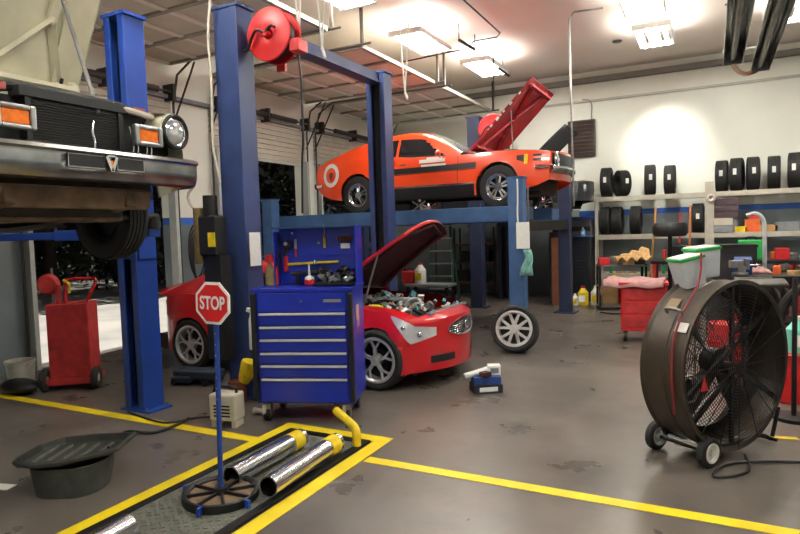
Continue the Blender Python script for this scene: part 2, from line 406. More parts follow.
# ------------------------------------------------------------------ car shell
class Car:
    def __init__(s, x0, x1, zlow, zs, zt, W, arches, bf, br, xf, xr, rocker=.12, shp=1):
        s.__dict__.update(locals())
    def wf(s, x, z):
        zsx = s.zs(x); zm = .55*zsx
        return 1-(.07*((z-zm)/(zsx-zm))**2 if z > zm else s.rocker*((zm-z)/zm)**2)
    def bow(s, x, y):
        w = s.W(x); q = min(1, abs(y)/w)
        if x > s.xf: return x-s.bf*((x-s.xf)/(s.x1-s.xf))*q**2.2
        if x < s.xr: return x+s.br*((s.xr-x)/(s.xr-s.x0))*q**2.2
        return x
    def low(s, x):
        z = s.zlow(x)
        for ax, az, ar in s.arches:
            if abs(x-ax) < ar: z = max(z, az+math.sqrt(ar*ar-(x-ax)**2))
        return z
    def side(s, x, z, sg=-1, off=0):
        y = s.W(x)*s.wf(x,z); return Vector((s.bow(x,y), sg*(y+off), z))
    def front(s, y, z, off=0):
        w = s.W(s.x1)*s.wf(s.x1,z); return Vector((s.bow(s.x1, y)+off, max(-w,min(w,y)), z))
    def top(s, x, q):      # q from -1 to 1 across
        zs, zt = s.zs(x), s.zt(x); ws = s.W(x)*s.wf(x,zs)
        y = q*ws; return Vector((s.bow(x,y), y, zs+(zt-zs)*(1-abs(q)**2.4)))
    def stations(s):
        xs = set(frange(s.x0, s.x1, 70))
        for ax, az, ar in s.arches:
            xs |= {ax+ar*math.cos(t) for t in frange(0, PI, 33)}
            xs |= {ax-ar-.004, ax+ar+.004}
        xs = sorted(xs); out = [xs[0]]
        for x in xs[1:]:
            if x-out[-1] > .0035: out.append(x)
        return out
    def build(s, mat, parent, openr=None, name='body'):
        mb = MB(); xs = s.stations(); N = 12
        for sg in (-1,1):
            rows = []
            for x in xs:
                zb = s.low(x); zt = s.zs(x)
                rows.append([s.side(x, zb+(zt-zb)*k/N, sg) for k in range(N+1)])
            mb.grid(rows)
        Q = frange(-1, 1, 25); rows = []
        seg = [xs] if not openr else [[x for x in xs if x <= openr[0]], [x for x in xs if x >= openr[1]]]
        for sx in seg:
            if len(sx) > 1: mb.grid([[s.top(x,q) for q in Q] for x in sx])
        if openr:     # the fender tops beside the open bay
            sx = [x for x in xs if openr[0]-.03 <= x <= openr[1]+.03]
            for qa, qb in ((-1,-.84),(.84,1)): mb.grid([[s.top(x,q) for q in frange(qa,qb,4)] for x in sx])
        for xe in (s.x0, s.x1):
            rows = []
            for k in range(N+1):
                z = s.low(xe)+(s.zs(xe)-s.low(xe))*k/N; w = s.W(xe)*s.wf(xe,z)
                rows.append([Vector((s.bow(xe,y), y, z)) for y in [w*q for q in Q]])
            rows.append([s.top(xe,q) for q in Q])
            mb.grid(rows)
        return mb.build(name, mat, parent, smooth=True, weld=.0025, ang=40)
    def strip(s, x0, x1, za, zb, sg, off=.004, n=30, m=3):      # patch that lies on the side between two height curves
        return [[s.side(x, za(x)+(zb(x)-za(x))*k/m, sg, off) for k in range(m+1)] for x in frange(x0,x1,n)]
    def under(s, parent, z1=.5):
        mb = MB()
        xs_ = [s.x0+.15]+[v for a in sorted(s.arches) for v in (a[0]-a[2]-.03, a[0]+a[2]+.03)]+[s.x1-.35]
        w = min(s.W(0), s.W(s.x1))-.08
        for i in range(0, len(xs_), 2): mb.bb(xs_[i], xs_[i+1], -w+.02, w-.02, s.zlow((xs_[i]+xs_[i+1])/2)-.02, z1)
        mb.bb(s.x0+.15, s.x1-.35, -.52, .52, .2, z1+.05)
        for ax, az, ar in s.arches:
            for sg in (-1,1):
                mb.lathe([(ar+.012, sg*(w+.04)),(ar+.012, sg*.5)], (ax,0,az), 'Y', 20, a0=0, a1=PI)
        return mb.build('underbody', UNDER, parent)
class Cabin:
    def __init__(s, car, xa, xb, zr, tum, xw, xq, win, crown=.03):
        s.__dict__.update(locals())
    def pt(s, x, side, t):       # side: t from belt to roof edge
        c = s.car; zb = c.zs(x)-.01; zr = max(s.zr(x), zb+.002); wb = c.W(x)*c.wf(x, c.zs(x))-.03
        h = zr-zb; e = zb+h*.93*t; y = wb-(e-zb)*s.tum-.03*t*t
        return Vector((x, side*y, e))
    def build(s, mat, parent, glass=GLASS):
        xs = frange(s.xa, s.xb, 64); P = {k: MB() for k in ('roof','side_window_left','side_window_right','windshield','rear_window')}; n = 10
        for i in range(len(xs)-1):
            x0, x1 = xs[i], xs[i+1]; xm = (x0+x1)/2
            for sg in (-1,1):
                for k in range(n):
                    t0, t1 = k/n, (k+1)/n
                    key = ('side_window_left' if sg > 0 else 'side_window_right') if s.win(xm, (t0+t1)/2) else 'roof'
                    P[key].quad(s.pt(x0,sg,t0), s.pt(x1,sg,t0), s.pt(x1,sg,t1), s.pt(x0,sg,t1))
            def tp(x, q):
                e = s.pt(x, 1, 1); zr = max(s.zr(x), s.car.zs(x)-.008)
                return Vector((x, q*e.y, e.z+(zr+s.crown-e.z)*(1-abs(q)**3)))
            Q = frange(-1,1,21)
            for a, b in zip(Q, Q[1:]):
                qm = abs(a+b)/2
                key = 'windshield' if xm > s.xw and qm < .93 else 'rear_window' if s.xq[0] < xm < s.xq[1] and qm < .72 else 'roof'
                P[key].quad(tp(x0,a), tp(x1,a), tp(x1,b), tp(x0,b))
        for k, mb in P.items(): mb.build('side_window' if k.startswith('side') else k, mat if k == 'roof' else M('windshield_reflection',(150,156,148),.12,.35,.1,3) if k == 'windshield' else glass, parent, smooth=True, weld=True, ang=50)  # windshield colour is lightened to paint in a bright reflection on the glass

def hood_panel(parent, hinge, length, w0, w1, ang, mat_top, mat_in, thick=.03, crown=.05, curve=0, name='hood', brace=None, tipround=.0, liner=None):
    # hinge: local point at the cowl centre; panel runs forward and up at the angle given
    ca, sa = math.cos(ang), math.sin(ang)
    def P(u, q, d):     # u along 0..1, q across -1..1, d depth below the skin
        w = w0+(w1-w0)*u; l = length*u-tipround*q*q*u
        z = crown*(1-q*q)*1.0-d+curve*math.sin(PI*u)
        return Vector((hinge[0]+l*ca-z*sa, q*w, hinge[2]+l*sa+z*ca))
    U = frange(0,1,14); Q = frange(-1,1,15)
    mb = MB(); mb.grid([[P(u,q,0) for q in Q] for u in U])
    # rolled edges
    for q in (-1,1): mb.grid([[P(u,q,0), P(u,q,thick)] for u in U])
    for u in (0,1): mb.grid([[P(u,q,0), P(u,q,thick)] for q in Q])
    h = mb.build(name, mat_top, parent, smooth=True, weld=True, solid=.004)
    mb = MB(); mb.grid([[P(u,q,thick*.75) for q in Q] for u in U])
    mb.build('inner_panel', liner or mat_in, h, smooth=True)
    if brace:
        mb = MB()
        for line, wd in brace:
            pts = [P(u,q,thick*1.05) for u, q in line]
            for a, b in zip(pts, pts[1:]): mb.bar(a, b, wd, .035)
            for p_ in pts: mb.ball(p_, wd*.5, n=6)
        mb.build('brace', mat_in, h, smooth=True)
    return h, P

# ------------------------------------------------------------------ orange fastback on the four-post lift
def make_mustang():
    zl = cur([(-1.05,.50),(-.8,.34),(-.4,.26),(.4,.22),(2.3,.22),(3.1,.26),(3.45,.32),(3.72,.40)])
    zs = cur([(-1.05,.90),(-.6,.93),(0,.96),(.6,.93),(1.2,.88),(1.9,.88),(2.7,.89),(3.3,.87),(3.72,.83)])
    zt = cur([(-1.05,.93),(-.6,.97),(0,.98),(1.6,.95),(2.1,.96),(2.7,.97),(3.3,.93),(3.72,.85)])
    W = cur([(-1.05,.80),(-.6,.87),(0,.90),(.8,.88),(1.6,.88),(2.7,.90),(3.3,.87),(3.72,.80)])
    c = Car(-1.05, 3.72, zl, zs, zt, W, [(0,.34,.37),(2.74,.34,.385)], .14, .08, 3.0, -.5)
    root = empty('muscle_car', (-5.56, 9.97, 2.0), 0, 'orange fastback car with black side stripes raised on the blue four-post lift, hood open', 'car', sc=(.94,.94,1.0))
    c.build(CARO, root, openr=(2.16, 3.5)); c.under(root, .5)
    win = lambda x, t: .42 < x < 1.86-.62*t and .08 < t < .80 and not (1.88-.7*t < x) and x > .42+.25*(1-t)*0 and not (.80 < x < .84)
    cb = Cabin(c, -.92, 2.05, cur([(-.92,.95),(-.5,1.10),(0,1.25),(.5,1.355),(.9,1.385),(1.2,1.365),(1.38,1.32),(2.05,.94)]), .42, 1.36, (-.75,.35), win)
    cb.build(CARO, root)
    # black lower rocker and side stripe, chrome strip
    for sg in (-1,1):
        mb = MB(); mb.grid(c.strip(.42,2.32, lambda x:.215, lambda x:.40, sg, .006))
        mb.build('rocker_cover', STRAPE, root, smooth=True)
        mb = MB(); mb.grid(c.strip(.38,2.34, lambda x:.405, lambda x:.43, sg, .012, m=1)); mb.build('rocker_trim', CHR, root)
        mb = MB(); mb.grid(c.strip(.42,2.36, lambda x:.635+.01*x, lambda x:.735+.005*x, sg, .005)); mb.build('side_stripe', STRAPE, root, smooth=True)
        mb = MB(); mb.grid(c.strip(.42,2.36, lambda x:.618+.01*x, lambda x:.628+.01*x, sg, .005, m=1)); mb.build('side_stripe', STRAPE, root, smooth=True)
        mb = MB(); mb.grid(c.strip(3.08,3.22, lambda x:.73-.3*(x-3.08), lambda x:.80, sg, .006, n=6)); mb.build('fender_flag', STRAPE, root)
        mb = MB(); mb.grid(c.strip(3.23,3.30, lambda x:.66, lambda x:.81, sg, .006, n=5)); mb.build('fender_flag', YEL, root)
        for z in (.70,.77):
            mb = MB(); mb.grid(c.strip(3.40,3.56, lambda x:z, lambda x:z+.035, sg, .006, n=5)); mb.build('vent_slot', STRAPE, root)
        # door seams and handle
        mb = MB()
        for x in (.78, 2.02): mb.tube([c.side(x, z, sg, .001) for z in frange(.42,.87,8)], .004, 5)
        mb.build('door_seam', STRAPE, root)
        MB().box(c.side(.95,.80,sg,.01),(.13,.02,.025)).build('door_handle', CHR, root, bevel=.004)
    for (xa, xb, za, zb) in ((1.28,1.78,.80,.86),(1.42,1.72,.86,.98-.09),(1.32,1.80,.68+.06,.775)):
        mb = MB(); mb.grid(c.strip(xa,xb, lambda x:za, lambda x:zb, -1, .007, n=8)); mb.build('door_decal', PAPER, root)
    # white ring decal on the rear quarter
    cx, cz = -.62, .72
    ring = MB(); 
    def dec(r, t, off): return c.side(cx+r*math.cos(t), cz+r*math.sin(t), -1, off)
    ring.grid([[dec(.14,t,.005), dec(.175,t,.005), dec(.215,t,.005)] for t in frange(0,2*PI,41)]); ring.build('ring_decal', PAPER, root, smooth=True)
    num = MB(); num.grid([[dec(.045,t,.006), dec(.055,t,.006),dec(.01,t,.006)] for t in frange(0,2*PI,21)]).bar(c.side(cx-.02,cz-.05,-1,.008), c.side(cx+.03,cz-.09,-1,.008), .01,.03); num.build('ring_emblem', M('dark_red_decal',(110,24,22),.5), root)
    # wheels
    for x, z, w in ((0,.335,.25),(2.74,.335,.24)):
        for sg in (-1,1): wheel(root, x, sg*.765, z, .335, w, .20, 'mag', sg)
    # chrome bumpers, lamps, grille, mirror, tail
    fb = MB(); ys = frange(-.80,.80,17)
    for dz0, dz1, o0, o1 in ((.50,.55,.0,.07),(.55,.60,.07,.08),(.60,.64,.08,.0)):
        fb.grid([[c.front(y,.55,o0)+Vector((.0,0,dz0-.55)), c.front(y,.55,o1)+Vector((0,0,dz1-.55))] for y in ys])
    fb.build('front_bumper', CHR, root, smooth=True, solid=.006)
    MB().tube([c.side(x, .60, -1, .02) for x in frange(3.45,3.70,6)], .03, 8).tube([c.side(x, .60, 1, .02) for x in frange(3.45,3.70,6)], .03, 8).build('bumper_wrap', CHR, root, smooth=True)
    g = MB(); g.grid([[c.front(y,z,.006) for y in frange(-.72,.72,17)] for z in (.62,.72,.81)]); g.build('grille', BLK, root)
    for sg in (-1,1):
        MB().lathe([(.001,.012),(.05,.010),(.082,-.004),(.095,.0),(.1,-.03)], c.front(sg*.60,.72,.03), 'X', 24).build('headlamp', CLEAR, root, smooth=True)
        MB().lathe([(.1,0),(.11,.012),(.12,0)], c.front(sg*.60,.72,.03), 'X', 24).build('headlamp_ring', CHR, root, smooth=True)
        m = MB().ball((1.70,sg*.97,.93),.07,(.7,1,.7)).bar((1.70,sg*.86,.88),(1.70,sg*.95,.92),.03,.03); m.build('wing_mirror', CARO, root, smooth=True)
        MB().bb(-1.10,-1.04,sg*.35-.2,sg*.35+.2,.62,.78).build('tail_lamp', RED, root, bevel=.01)
    MB().grid([[Vector((c.bow(-1.05,y)-o,y,z)) for z, o in ((.48,.0),(.5,.06),(.58,.06),(.60,0))] for y in frange(-.8,.8,13)]).build('rear_bumper', CHR, root, smooth=True)
    MB().tube([c.side(x, .54, -1, .015) for x in frange(-1.02,-.85,5)], .035, 8).build('bumper_wrap', CHR, root, smooth=True)
    # engine bay
    MB().bb(2.05,3.45,-.6,.6,.45,.5).bb(2.4,2.9,-.25,.25,.5,.9).bb(3.35,3.42,-.4,.4,.5,.86).build('engine_bay', DKM, root)
    MB().cyl((2.65,0,.9),(2.65,0,.99),.2,n=24).build('air_filter', CHR, root)
    h, P = hood_panel(root, (2.20,0,.97), 1.50, .74, .70, math.radians(43), HOODR, HOODR, .05, .05, brace=[([(0.05,-.6),(.5,0),(.95,-.6)],.06),([(0.05,.6),(.5,0),(.95,.6)],.06),([(.93,-.9),(.93,.9)],.08),([(.07,-.9),(.07,.9)],.08)])
    scp = MB()
    for u, q, sz in ((.35,-.96,.05),(.45,-.96,.07),(.55,-.96,.04),(.66,-.96,.06),(.30,-.96,.03),(.5,-.96,.04),(.8,-.96,.05)):
        a = P(u,-1.004,.02); scp.box(a,(sz,.006,sz*.6),(0,-.8,0))
    scp.build('paint_chip', PAPER, h)
    tip = MB(); tip.grid([[P(u,q,-.006) for q in frange(-1,-.1,6)] for u in (.93,1.0)]); tip.build('paint_patch', PAPER, h)
    MB().cyl((2.9,-.5,.85), P(.6,-.7,.05),.008).build('prop_rod', STEEL, root)
    return root, c
must, mc = make_mustang()

# ------------------------------------------------------------------ red coupe in the middle bay
def make_coupe():
    zl = cur([(-.93,.34),(-.7,.24),(.4,.20),(2.4,.18),(3.2,.17),(3.58,.20)])
    zs = cur([(-.93,.88),(-.6,.96),(0,1.0),(.8,.97),(1.6,.94),(2.2,.91),(2.85,.875),(3.3,.81),(3.5,.76),(3.58,.72)])
    zt = cur([(-.93,.96),(-.6,1.02),(0,1.03),(1.6,1.0),(2.0,.98),(2.85,.94),(3.3,.88),(3.5,.82),(3.58,.78)])
    W = cur([(-.93,.74),(-.6,.86),(0,.905),(.8,.89),(1.6,.88),(2.4,.895),(2.85,.905),(3.3,.885),(3.48,.86),(3.58,.80)])
    c = Car(-.93, 3.58, zl, zs, zt, W, [(0,.33,.365),(2.85,.33,.365)], .34, .34, 3.0, -.2, rocker=.08)
    root = empty('sports_coupe', (-5.88, 6.30, 0), 0, 'shiny red coupe parked on the floor between the lift posts, hood propped open', 'car', sc=(.95,.95,.97))
    c.build(CARR, root, openr=(2.1, 3.42)); c.under(root, .42)
    win = lambda x, t: .1+.25*t < x < 1.9-.75*t and .1 < t < .85 and not (1.02 < x < 1.06)
    Cabin(c, -.62, 2.15, cur([(-.62,1.0),(-.2,1.14),(.2,1.29),(.6,1.37),(.95,1.39),(1.25,1.36),(2.15,.99)]), .40, 1.25, (-.45,.4), win).build(CARR, root)
    for x in (0, 2.85):
        for sg in (-1,1): wheel(root, x, sg*.79, .335, .335, .235, .245, 'y', sg, RIMS)
    # spoiler lip on the trunk
    mb = MB(); mb.grid([[(-.80+.12*abs(q)**2*2.2, q*.72, 1.0-.05*q*q), (-.98+.13*q*q*2.0, q*.74, 1.06-.06*q*q)] for q in frange(-1,1,15)]); mb.build('spoiler', CARR, root, smooth=True, solid=.02)
    # tail lamps and rear plate
    for sg in (-1,1):
        mb = MB(); mb.grid([[c.side(x,z,sg,.006) for z in frange(.70,.86,5)] for x in frange(-.92,-.72,6)]); mb.build('tail_lamp', M('tail_red',(150,12,18),.15,coat=1), root, smooth=True)
        # headlamp: wedge that wraps the corner, clear glass over chrome
        def hl(a, b, off):      # a: 0 rear tip on the fender .. 1 inner end on the nose
            if a < .55:
                x = 3.10+(3.58-3.10)*a/.55; zt_ = c.zs(x)-.012; zb_ = zt_-(.02+.17*(a/.55)**.8); p = c.side(x, zb_+(zt_-zb_)*b, sg, off)
            else:
                k_ = (a-.55)/.45; zt_ = c.zs(c.x1)-.012-.03*k_; zb_ = zt_-(.19-.10*k_)
                p = c.front(sg*(.76-.2*k_), zb_+(zt_-zb_)*b, off)
                w_ = c.W(c.x1)*c.wf(c.x1,p.z); p.y = sg*(w_-(w_-.53)*k_); p.x = c.bow(c.x1,p.y)+off
            return p
        mb = MB(); mb.grid([[hl(a,b,.008) for b in frange(0,1,6)] for a in frange(0,1,21)]); mb.build('headlamp', M('clear_lens',(236,238,240),.14,.35,.08,30,coat=1), root, smooth=True)
        for a_, r_ in ((.36,.026),(.66,.034)):
            p = hl(a_,.5,.012); MB().ball(p, r_, (1,1,1)).build('headlamp_projector', CHR, root, smooth=True)
        mb = MB(); mb.grid([[c.side(x,z,sg,.006) for z in (.47,.485,.50)] for x in frange(3.30,3.46,5)]); mb.build('side_marker', M('marker_orange',(226,70,24),.3), root)
        MB().ball((1.85,sg*.98,.98),.09,(.8,1.2,.75)).build('wing_mirror', CARR, root, smooth=True)
        mb = MB(); 
        for x in (1.0, 2.25): mb.tube([c.side(x, z, sg, .001) for z in frange(.28,.9,8)], .004, 5)
        mb.build('door_seam', STRAPE, root)
    # grille: oval with slats and badge
    def fp(y, z, o): return c.front(y, z, o)
    mb = MB(); mb.grid([[fp(.36*r*math.cos(t), .635+.09*r*math.sin(t)+.0, .006) for r in (0.01,.5,1)] for t in frange(0,2*PI,33)]); mb.build('grille', BLK, root)
    mb = MB(); mb.tube([fp(.37*math.cos(t), .635+.095*math.sin(t), .012) for t in frange(0,2*PI,33)], .008, 6)
    for k in range(-3,4):
        z = .635+k*.025; h_ = .36*math.sqrt(max(0,1-((z-.635)/.09)**2)); mb.tube([fp(y, z, .012) for y in frange(-h_,h_,9)], .005, 5)
    mb.build('grille_slat', CHR, root, smooth=True)
    mb = MB(); mb.torus(fp(0,.64,.025), .045, .008, 'X', 20).bar(fp(-.035,.61,.028), fp(0,.665,.028), .008,.01).bar(fp(.035,.61,.028), fp(0,.665,.028), .008,.01); mb.build('badge', CHR, root, smooth=True)
    # lower intake slots
    for sg in (-1,1):
        mb = MB(); mb.grid([[fp(y, z, .006) for z in (.285+.0, .32, .365)] for y in frange(sg*.26, sg*.60, 7)]); mb.build('fog_slot', BLK, root)
    # engine bay contents
    MB().bb(2.1,3.35,-.66,.66,.5,.53).bb(2.08,2.14,-.66,.66,.5,.9).build('engine_bay', DKM, root)
    MB().bb(2.35,2.95,-.26,.26,.53,.86).build('engine_cover', ALU, root, bevel=.03)
    mb = MB()
    for k in range(6): mb.tube([(2.45+k*.09,-.25,.85),(2.45+k*.09,-.12,.91),(2.45+k*.09,.1,.90)], .025, 8, 1)
    mb.build('intake_runner', ALU, root, smooth=True)
    MB().bb(2.2,2.45,-.6,-.36,.55,.84).build('battery', BLK, root, bevel=.01)
    MB().cyl((3.0,-.40,.55),(3.0,-.40,.80),.07,n=18).build('reservoir', GREYP, root, smooth=True)
    MB().cyl((3.12,-.52,.70),(3.12,-.52,.79),.035,n=14).build('cap', YEL, root)
    MB().cyl((3.25,.30,.70),(3.25,.30,.77),.03,n=14).build('cap', YEL, root)
    mb = MB(); mb.box((3.30,0,.72),(.12,1.2,.04)).box((3.18,-.1,.74),(.1,.7,.05)).build('radiator_support', DKM, root, bevel=.01)
    mb = MB()
    for q in range(7):
        y = random.uniform(-.55,.55); mb.tube([(2.2,y*.6,.8),(2.6,y,.92),(2.95,y*1.05,.84),(3.2,y*.8,.7)], .02, 6, 2)
    mb.build('engine_hose', BLK, root, smooth=True)
    mb = MB()
    for q in range(90):
        x = random.uniform(2.2,3.34); y = random.uniform(-.6,.6); s_ = random.uniform(.03,.08); mb.mi = random.choice((0,0,0,1,1,2,3,4))
        mb.box((x,y,.91-.10*(x-2.2)+random.uniform(-.03,.03)),(s_,s_*1.3,s_),(random.random(),random.random(),random.random()))
    tag(mb.build('engine_fitting', [ALU,STEEL,BLK,M('hose_cyan',(70,130,150),.5),M('loom_tan',(150,110,80),.6)], root, bevel=.004), kind='stuff')
    MB().bb(3.32,3.40,-.55,.55,.80,.83).build('core_support', ALU, root, bevel=.008)
    MB().bb(2.62,2.80,-.66,-.5,.86,.90).build('cap', M('yellow_cap',(220,200,40),.5), root)
    h, P = hood_panel(root, (2.08,0,.99), 1.42, .72, .60, math.radians(35), CARR, HOODD, .04, .07, .04, tipround=.16, liner=HOODD, brace=[([(.08,-.85),(.92,-.8)],.05),([(.08,.85),(.92,.8)],.05),([(.92,-.8),(.97,0),(.92,.8)],.05)])
    MB().cyl((2.55,-.62,.86), P(.66,-.93,.03),.012).build('prop_rod', STEEL, root)
    # fluid tray on cowl
    return root, c
coup, cc = make_coupe()

# ------------------------------------------------------------------ cream sedan high on the left lift
def make_cream():
    zl = cur([(-1.0,.45),(0,.28),(2.5,.26),(3.45,.42)])
    zs = cur([(-1.0,.88),(0,.92),(1.5,.92),(2.7,.94),(3.45,.92)])
    zt = cur([(-1.0,.92),(0,.96),(1.5,.97),(2.7,.99),(3.45,.93)])
    W = cur([(-1.0,.84),(0,.90),(1.5,.91),(2.7,.90),(3.3,.88),(3.45,.85)])
    c = Car(-1.0, 3.45, zl, zs, zt, W, [(0,.33,.38),(2.72,.33,.39)], .02, .1, 3.0, -.5)
    root = empty('vintage_sedan', (-3.47-3.42, 2.47, 1.65), 0, 'cream vintage car hoisted high at the left with raised hood and chrome bumper', 'car', sc=(1,.91,1))
    mb = MB(); xs = c.stations(); N = 10
    for sg in (-1,1):
        mb.grid([[c.side(x, c.low(x)+(c.zs(x)-c.low(x))*k/N, sg) for k in range(N+1)] for x in xs])
        mb.grid([[c.top(x,q*sg) for q in frange(.78,1,5)] for x in xs if x > 1.95])
    mb.grid([[c.top(x,q) for q in frange(-1,1,15)] for x in xs if x <= 2.0])
    mb.build('body', CARW, root, smooth=True, weld=.0025)
    win = lambda x, t: .2 < x < 1.6-.4*t and .1 < t < .85 and not (.8 < x < .88)
    Cabin(c, -.4, 1.95, cur([(-.4,.95),(0,1.30),(.4,1.38),(1.1,1.38),(1.4,1.33),(1.95,.95)]), .35, 1.38, (-.35,.1), win).build(CARW, root)
    c.under(root, .45)
    # cream fender tips hooding the lamps
    for sg in (-1,1):
        m = MB()
        m.lathe([(.135,-.22),(.14,-.02),(.135,.03),(.128,.035)], (3.42,sg*.745,.80), 'X', 28, a0=-.1, a1=PI+.1)
        m.build('lamp_pod', CARW, root, smooth=True, solid=.006)
        MB().lathe([(.125,.0),(.128,.03),(.112,.04),(.098,.02)], (3.44,sg*.745,.80), 'X', 32).build('headlamp_bezel', BLK, root, smooth=True)
        hl = MB().lathe([(.001,.05),(.04,.047),(.075,.035),(.092,.015)], (3.44,sg*.745,.80), 'X', 32).build('headlamp', CLEAR, root, smooth=True)
        MB().torus((3.457,sg*.745,.80),.095,.008,'X',36).build('headlamp_ring', CHR, root, smooth=True)
        # indicator lamp
        yc = sg*.49
        f = MB()
        o = [(-.12,-.065),(.12,-.065),(.12,.065),(-.12,.065)]; i_ = [(-.085,-.04),(.085,-.04),(.085,.04),(-.085,.04)]
        f.bb(3.43,3.475,yc-.125,yc-.088,.76-.015-.07,.76-.015+.07).bb(3.43,3.475,yc+.088,yc+.125,.675,.815).bb(3.43,3.475,yc-.09,yc+.09,.675,.705).bb(3.43,3.475,yc-.09,yc+.09,.785,.815)
        f.build('indicator_frame', ALU, root, bevel=.012)
        MB().bb(3.43,3.462,yc-.085,yc+.085,.705,.785).build('indicator_lamp', AMB, root, bevel=.006)
    # black radiator behind open grille
    r = MB(); r.bb(3.30,3.34,-.34,.34,.50,.90)
    r.bb(3.28,3.36,-.36,-.32,.5,.92).bb(3.28,3.36,.32,.36,.5,.92).bb(3.26,3.37,-.40,.40,.89,.95)
    for k in range(22): r.bb(3.335,3.352,-.32,.32,.53+k*.016,.536+k*.016)
    r.build('radiator', BLK, root, bevel=.003)
    MB().bb(3.24,3.28,-.84,.84,.44,.90).build('front_panel', BLK, root)
    MB().tube([(3.25,-.85,.90),(3.27,-.5,.93),(3.3,-.38,.955),(3.3,.38,.955),(3.27,.5,.93),(3.25,.80,.91)], .03, 8, 1).build('radiator_hose', BLK, root, smooth=True)
    MB().tube([(3.33,.30,.94),(3.36,.40,.92),(3.38,.5,.905),(3.36,.62,.90)], .022, 8, 1).build('wire_loom', BEIGE, root, smooth=True)
    mb = MB()
    for k, y in enumerate((.38,.42,.50,.54)): mb.tube([(3.40,y,.57),(3.41,y+.02,.68),(3.40,y-.01,.80)], .008, 6, 1)
    mb.build('grille_bracket', CHR, root, smooth=True)
    MB().tube([(3.40,.05,.56),(3.43,.07,.64),(3.42,.05,.72),(3.40,.08,.80)], .008, 6, 1).build('hanging_wire', CHR, root)
    for sg in (-1,1):
        MB().box((3.30,sg*.52,.93),(.1,.12,.05)).build('fender_clip', M('faded_red',(150,70,66),.6), root, bevel=.01)
    # chrome bumper: full width, curved section, two slots and centre emblem
    b = MB(); ys = [-.93,-.925]+frange(-.9,.9,13)+[.925,.93]
    slots = [(.06-.29,.06-.04),(.06+.08,.06+.26)]
    prof = [(.405,.02),(.42,.055),(.47,.075),(.555,.08),(.575,.10),(.60,.09),(.615,.05),(.615,.0)]
    ys = sorted(set(frange(-.92,.92,24)+[-.22,.02,.14,.34]))
    zsl = [(.505,.56)]
    prof2 = [(.405,.02),(.42,.055),(.46,.072),(.497,.078),(.548,.078),(.565,.08),(.578,.10),(.60,.09),(.615,.05),(.615,.0)]
    def bx(y, o): return 3.46+o-.05*(abs(y)/.92)**4
    for y0, y1 in zip(ys, ys[1:]):
        for (za, oa), (zb, ob) in zip(prof2, prof2[1:]):
            ym = (y0+y1)/2
            if abs(za-.497) < 1e-6 and (-.22 < ym < .02 or .14 < ym < .34): continue
            b.quad((bx(y0,oa),y0,za),(bx(y1,oa),y1,za),(bx(y1,ob),y1,zb),(bx(y0,ob),y0,zb))
    for sg in (-1,1):
        for (za, oa), (zb, ob) in zip(prof2, prof2[1:]):
            b.quad((bx(.92,oa),sg*.92,za),(bx(.92,ob),sg*.92,zb),(3.15,sg*.935,zb),(3.15,sg*.935,za))
    b.build('bumper', M('aged_chrome',(176,176,176),.2,1,.25,6), root, smooth=True, weld=True, solid=.004)
    for a, c_ in ((-.23,.03),(.13,.35)):
        MB().bb(3.49,3.545,a+.005,c_-.005,.487,.557).build('bumper_slot', BLK, root)
        m = MB().tube([(3.545,a,.482),(3.545,a,.560),(3.545,c_,.560),(3.545,c_,.482),(3.545,a,.482)], .005, 6); m.build('slot_trim', CHR, root)
    e = MB()
    for sg in (-1,1): e.bar((3.555,.08,.47),(3.555,.08+sg*.04,.56),.012,.022)
    e.bar((3.55,.05,.565),(3.55,.11,.565),.012,.012); e.build('emblem', CHR, root)
    MB().box((3.553,.08,.52),(.006,.02,.035)).build('emblem_badge', AMB, root)
    # suspension crossmember with holes
    cm = MB(); cm.box((3.0,0,.24),(.16,1.1,.14)).box((3.25,0,.32),(.06,1.3,.14),(0,.3,0))
    for y in (-.5,.5): cm.bar((2.72,y,.22),(3.3,y*.9,.32),.09,.1)
    cm.build('crossmember', M('rusty_frame',(112,90,70),.7,.1,.3,8), root, bevel=.015)
    for y in (-.3,.3): MB().cyl((3.085,y,.24),(3.09,y,.24),.045,n=18).build('crossmember_hole', BLK, root)
    MB().cyl((3.0,.55,.2),(3.0,.95,.2),.04).cyl((2.95,-.9,.2),(2.95,-.5,.2),.04).build('stabiliser', DKM, root)
    MB().tube([(2.9,.2,.18),(2.2,.15,.14),(1,.1,.15),(-.5,.2,.16)],.035,8,1).build('exhaust_pipe', DKM, root, smooth=True)
    for x in (0, 2.72):
        for sg in (-1,1): wheel(root, x, sg*.74, .22, .33, .2, .19, 'mag', sg, DKM)
    # hood
    h, P = hood_panel(root, (2.06,0,1.26), 1.36, .95, .92, math.radians(60), CARW, HOODW, .05, .03, liner=HOODW,
        brace=[([(.06,.12),(.42,.60),(.62,.62),(.95,.22)],.085),([(.06,.80),(.42,.60)],.07),([(.06,-.12),(.42,-.60),(.62,-.62),(.95,-.22)],.085),([(.06,-.80),(.42,-.60)],.07),([(.05,-.93),(.05,.93)],.15),([(.05,.80),(.97,.74)],.13),([(.05,-.80),(.97,-.74)],.13),([(.96,-.9),(.96,.9)],.10)])
    mb = MB()
    for sg in (-1,1): mb.bar((2.0,sg*.7,1.0),(2.06,sg*.74,1.3),.04,.02).bar((2.12,sg*.7,1.0),(2.2,sg*.76,1.36),.03,.02)
    mb.build('hood_hinge', BLK, root)
    MB().cyl((3.36,.16,.86), P(.78,.42,.05),.015,n=10).build('prop_rod', STEEL, root)
    return root
cream = make_cream()

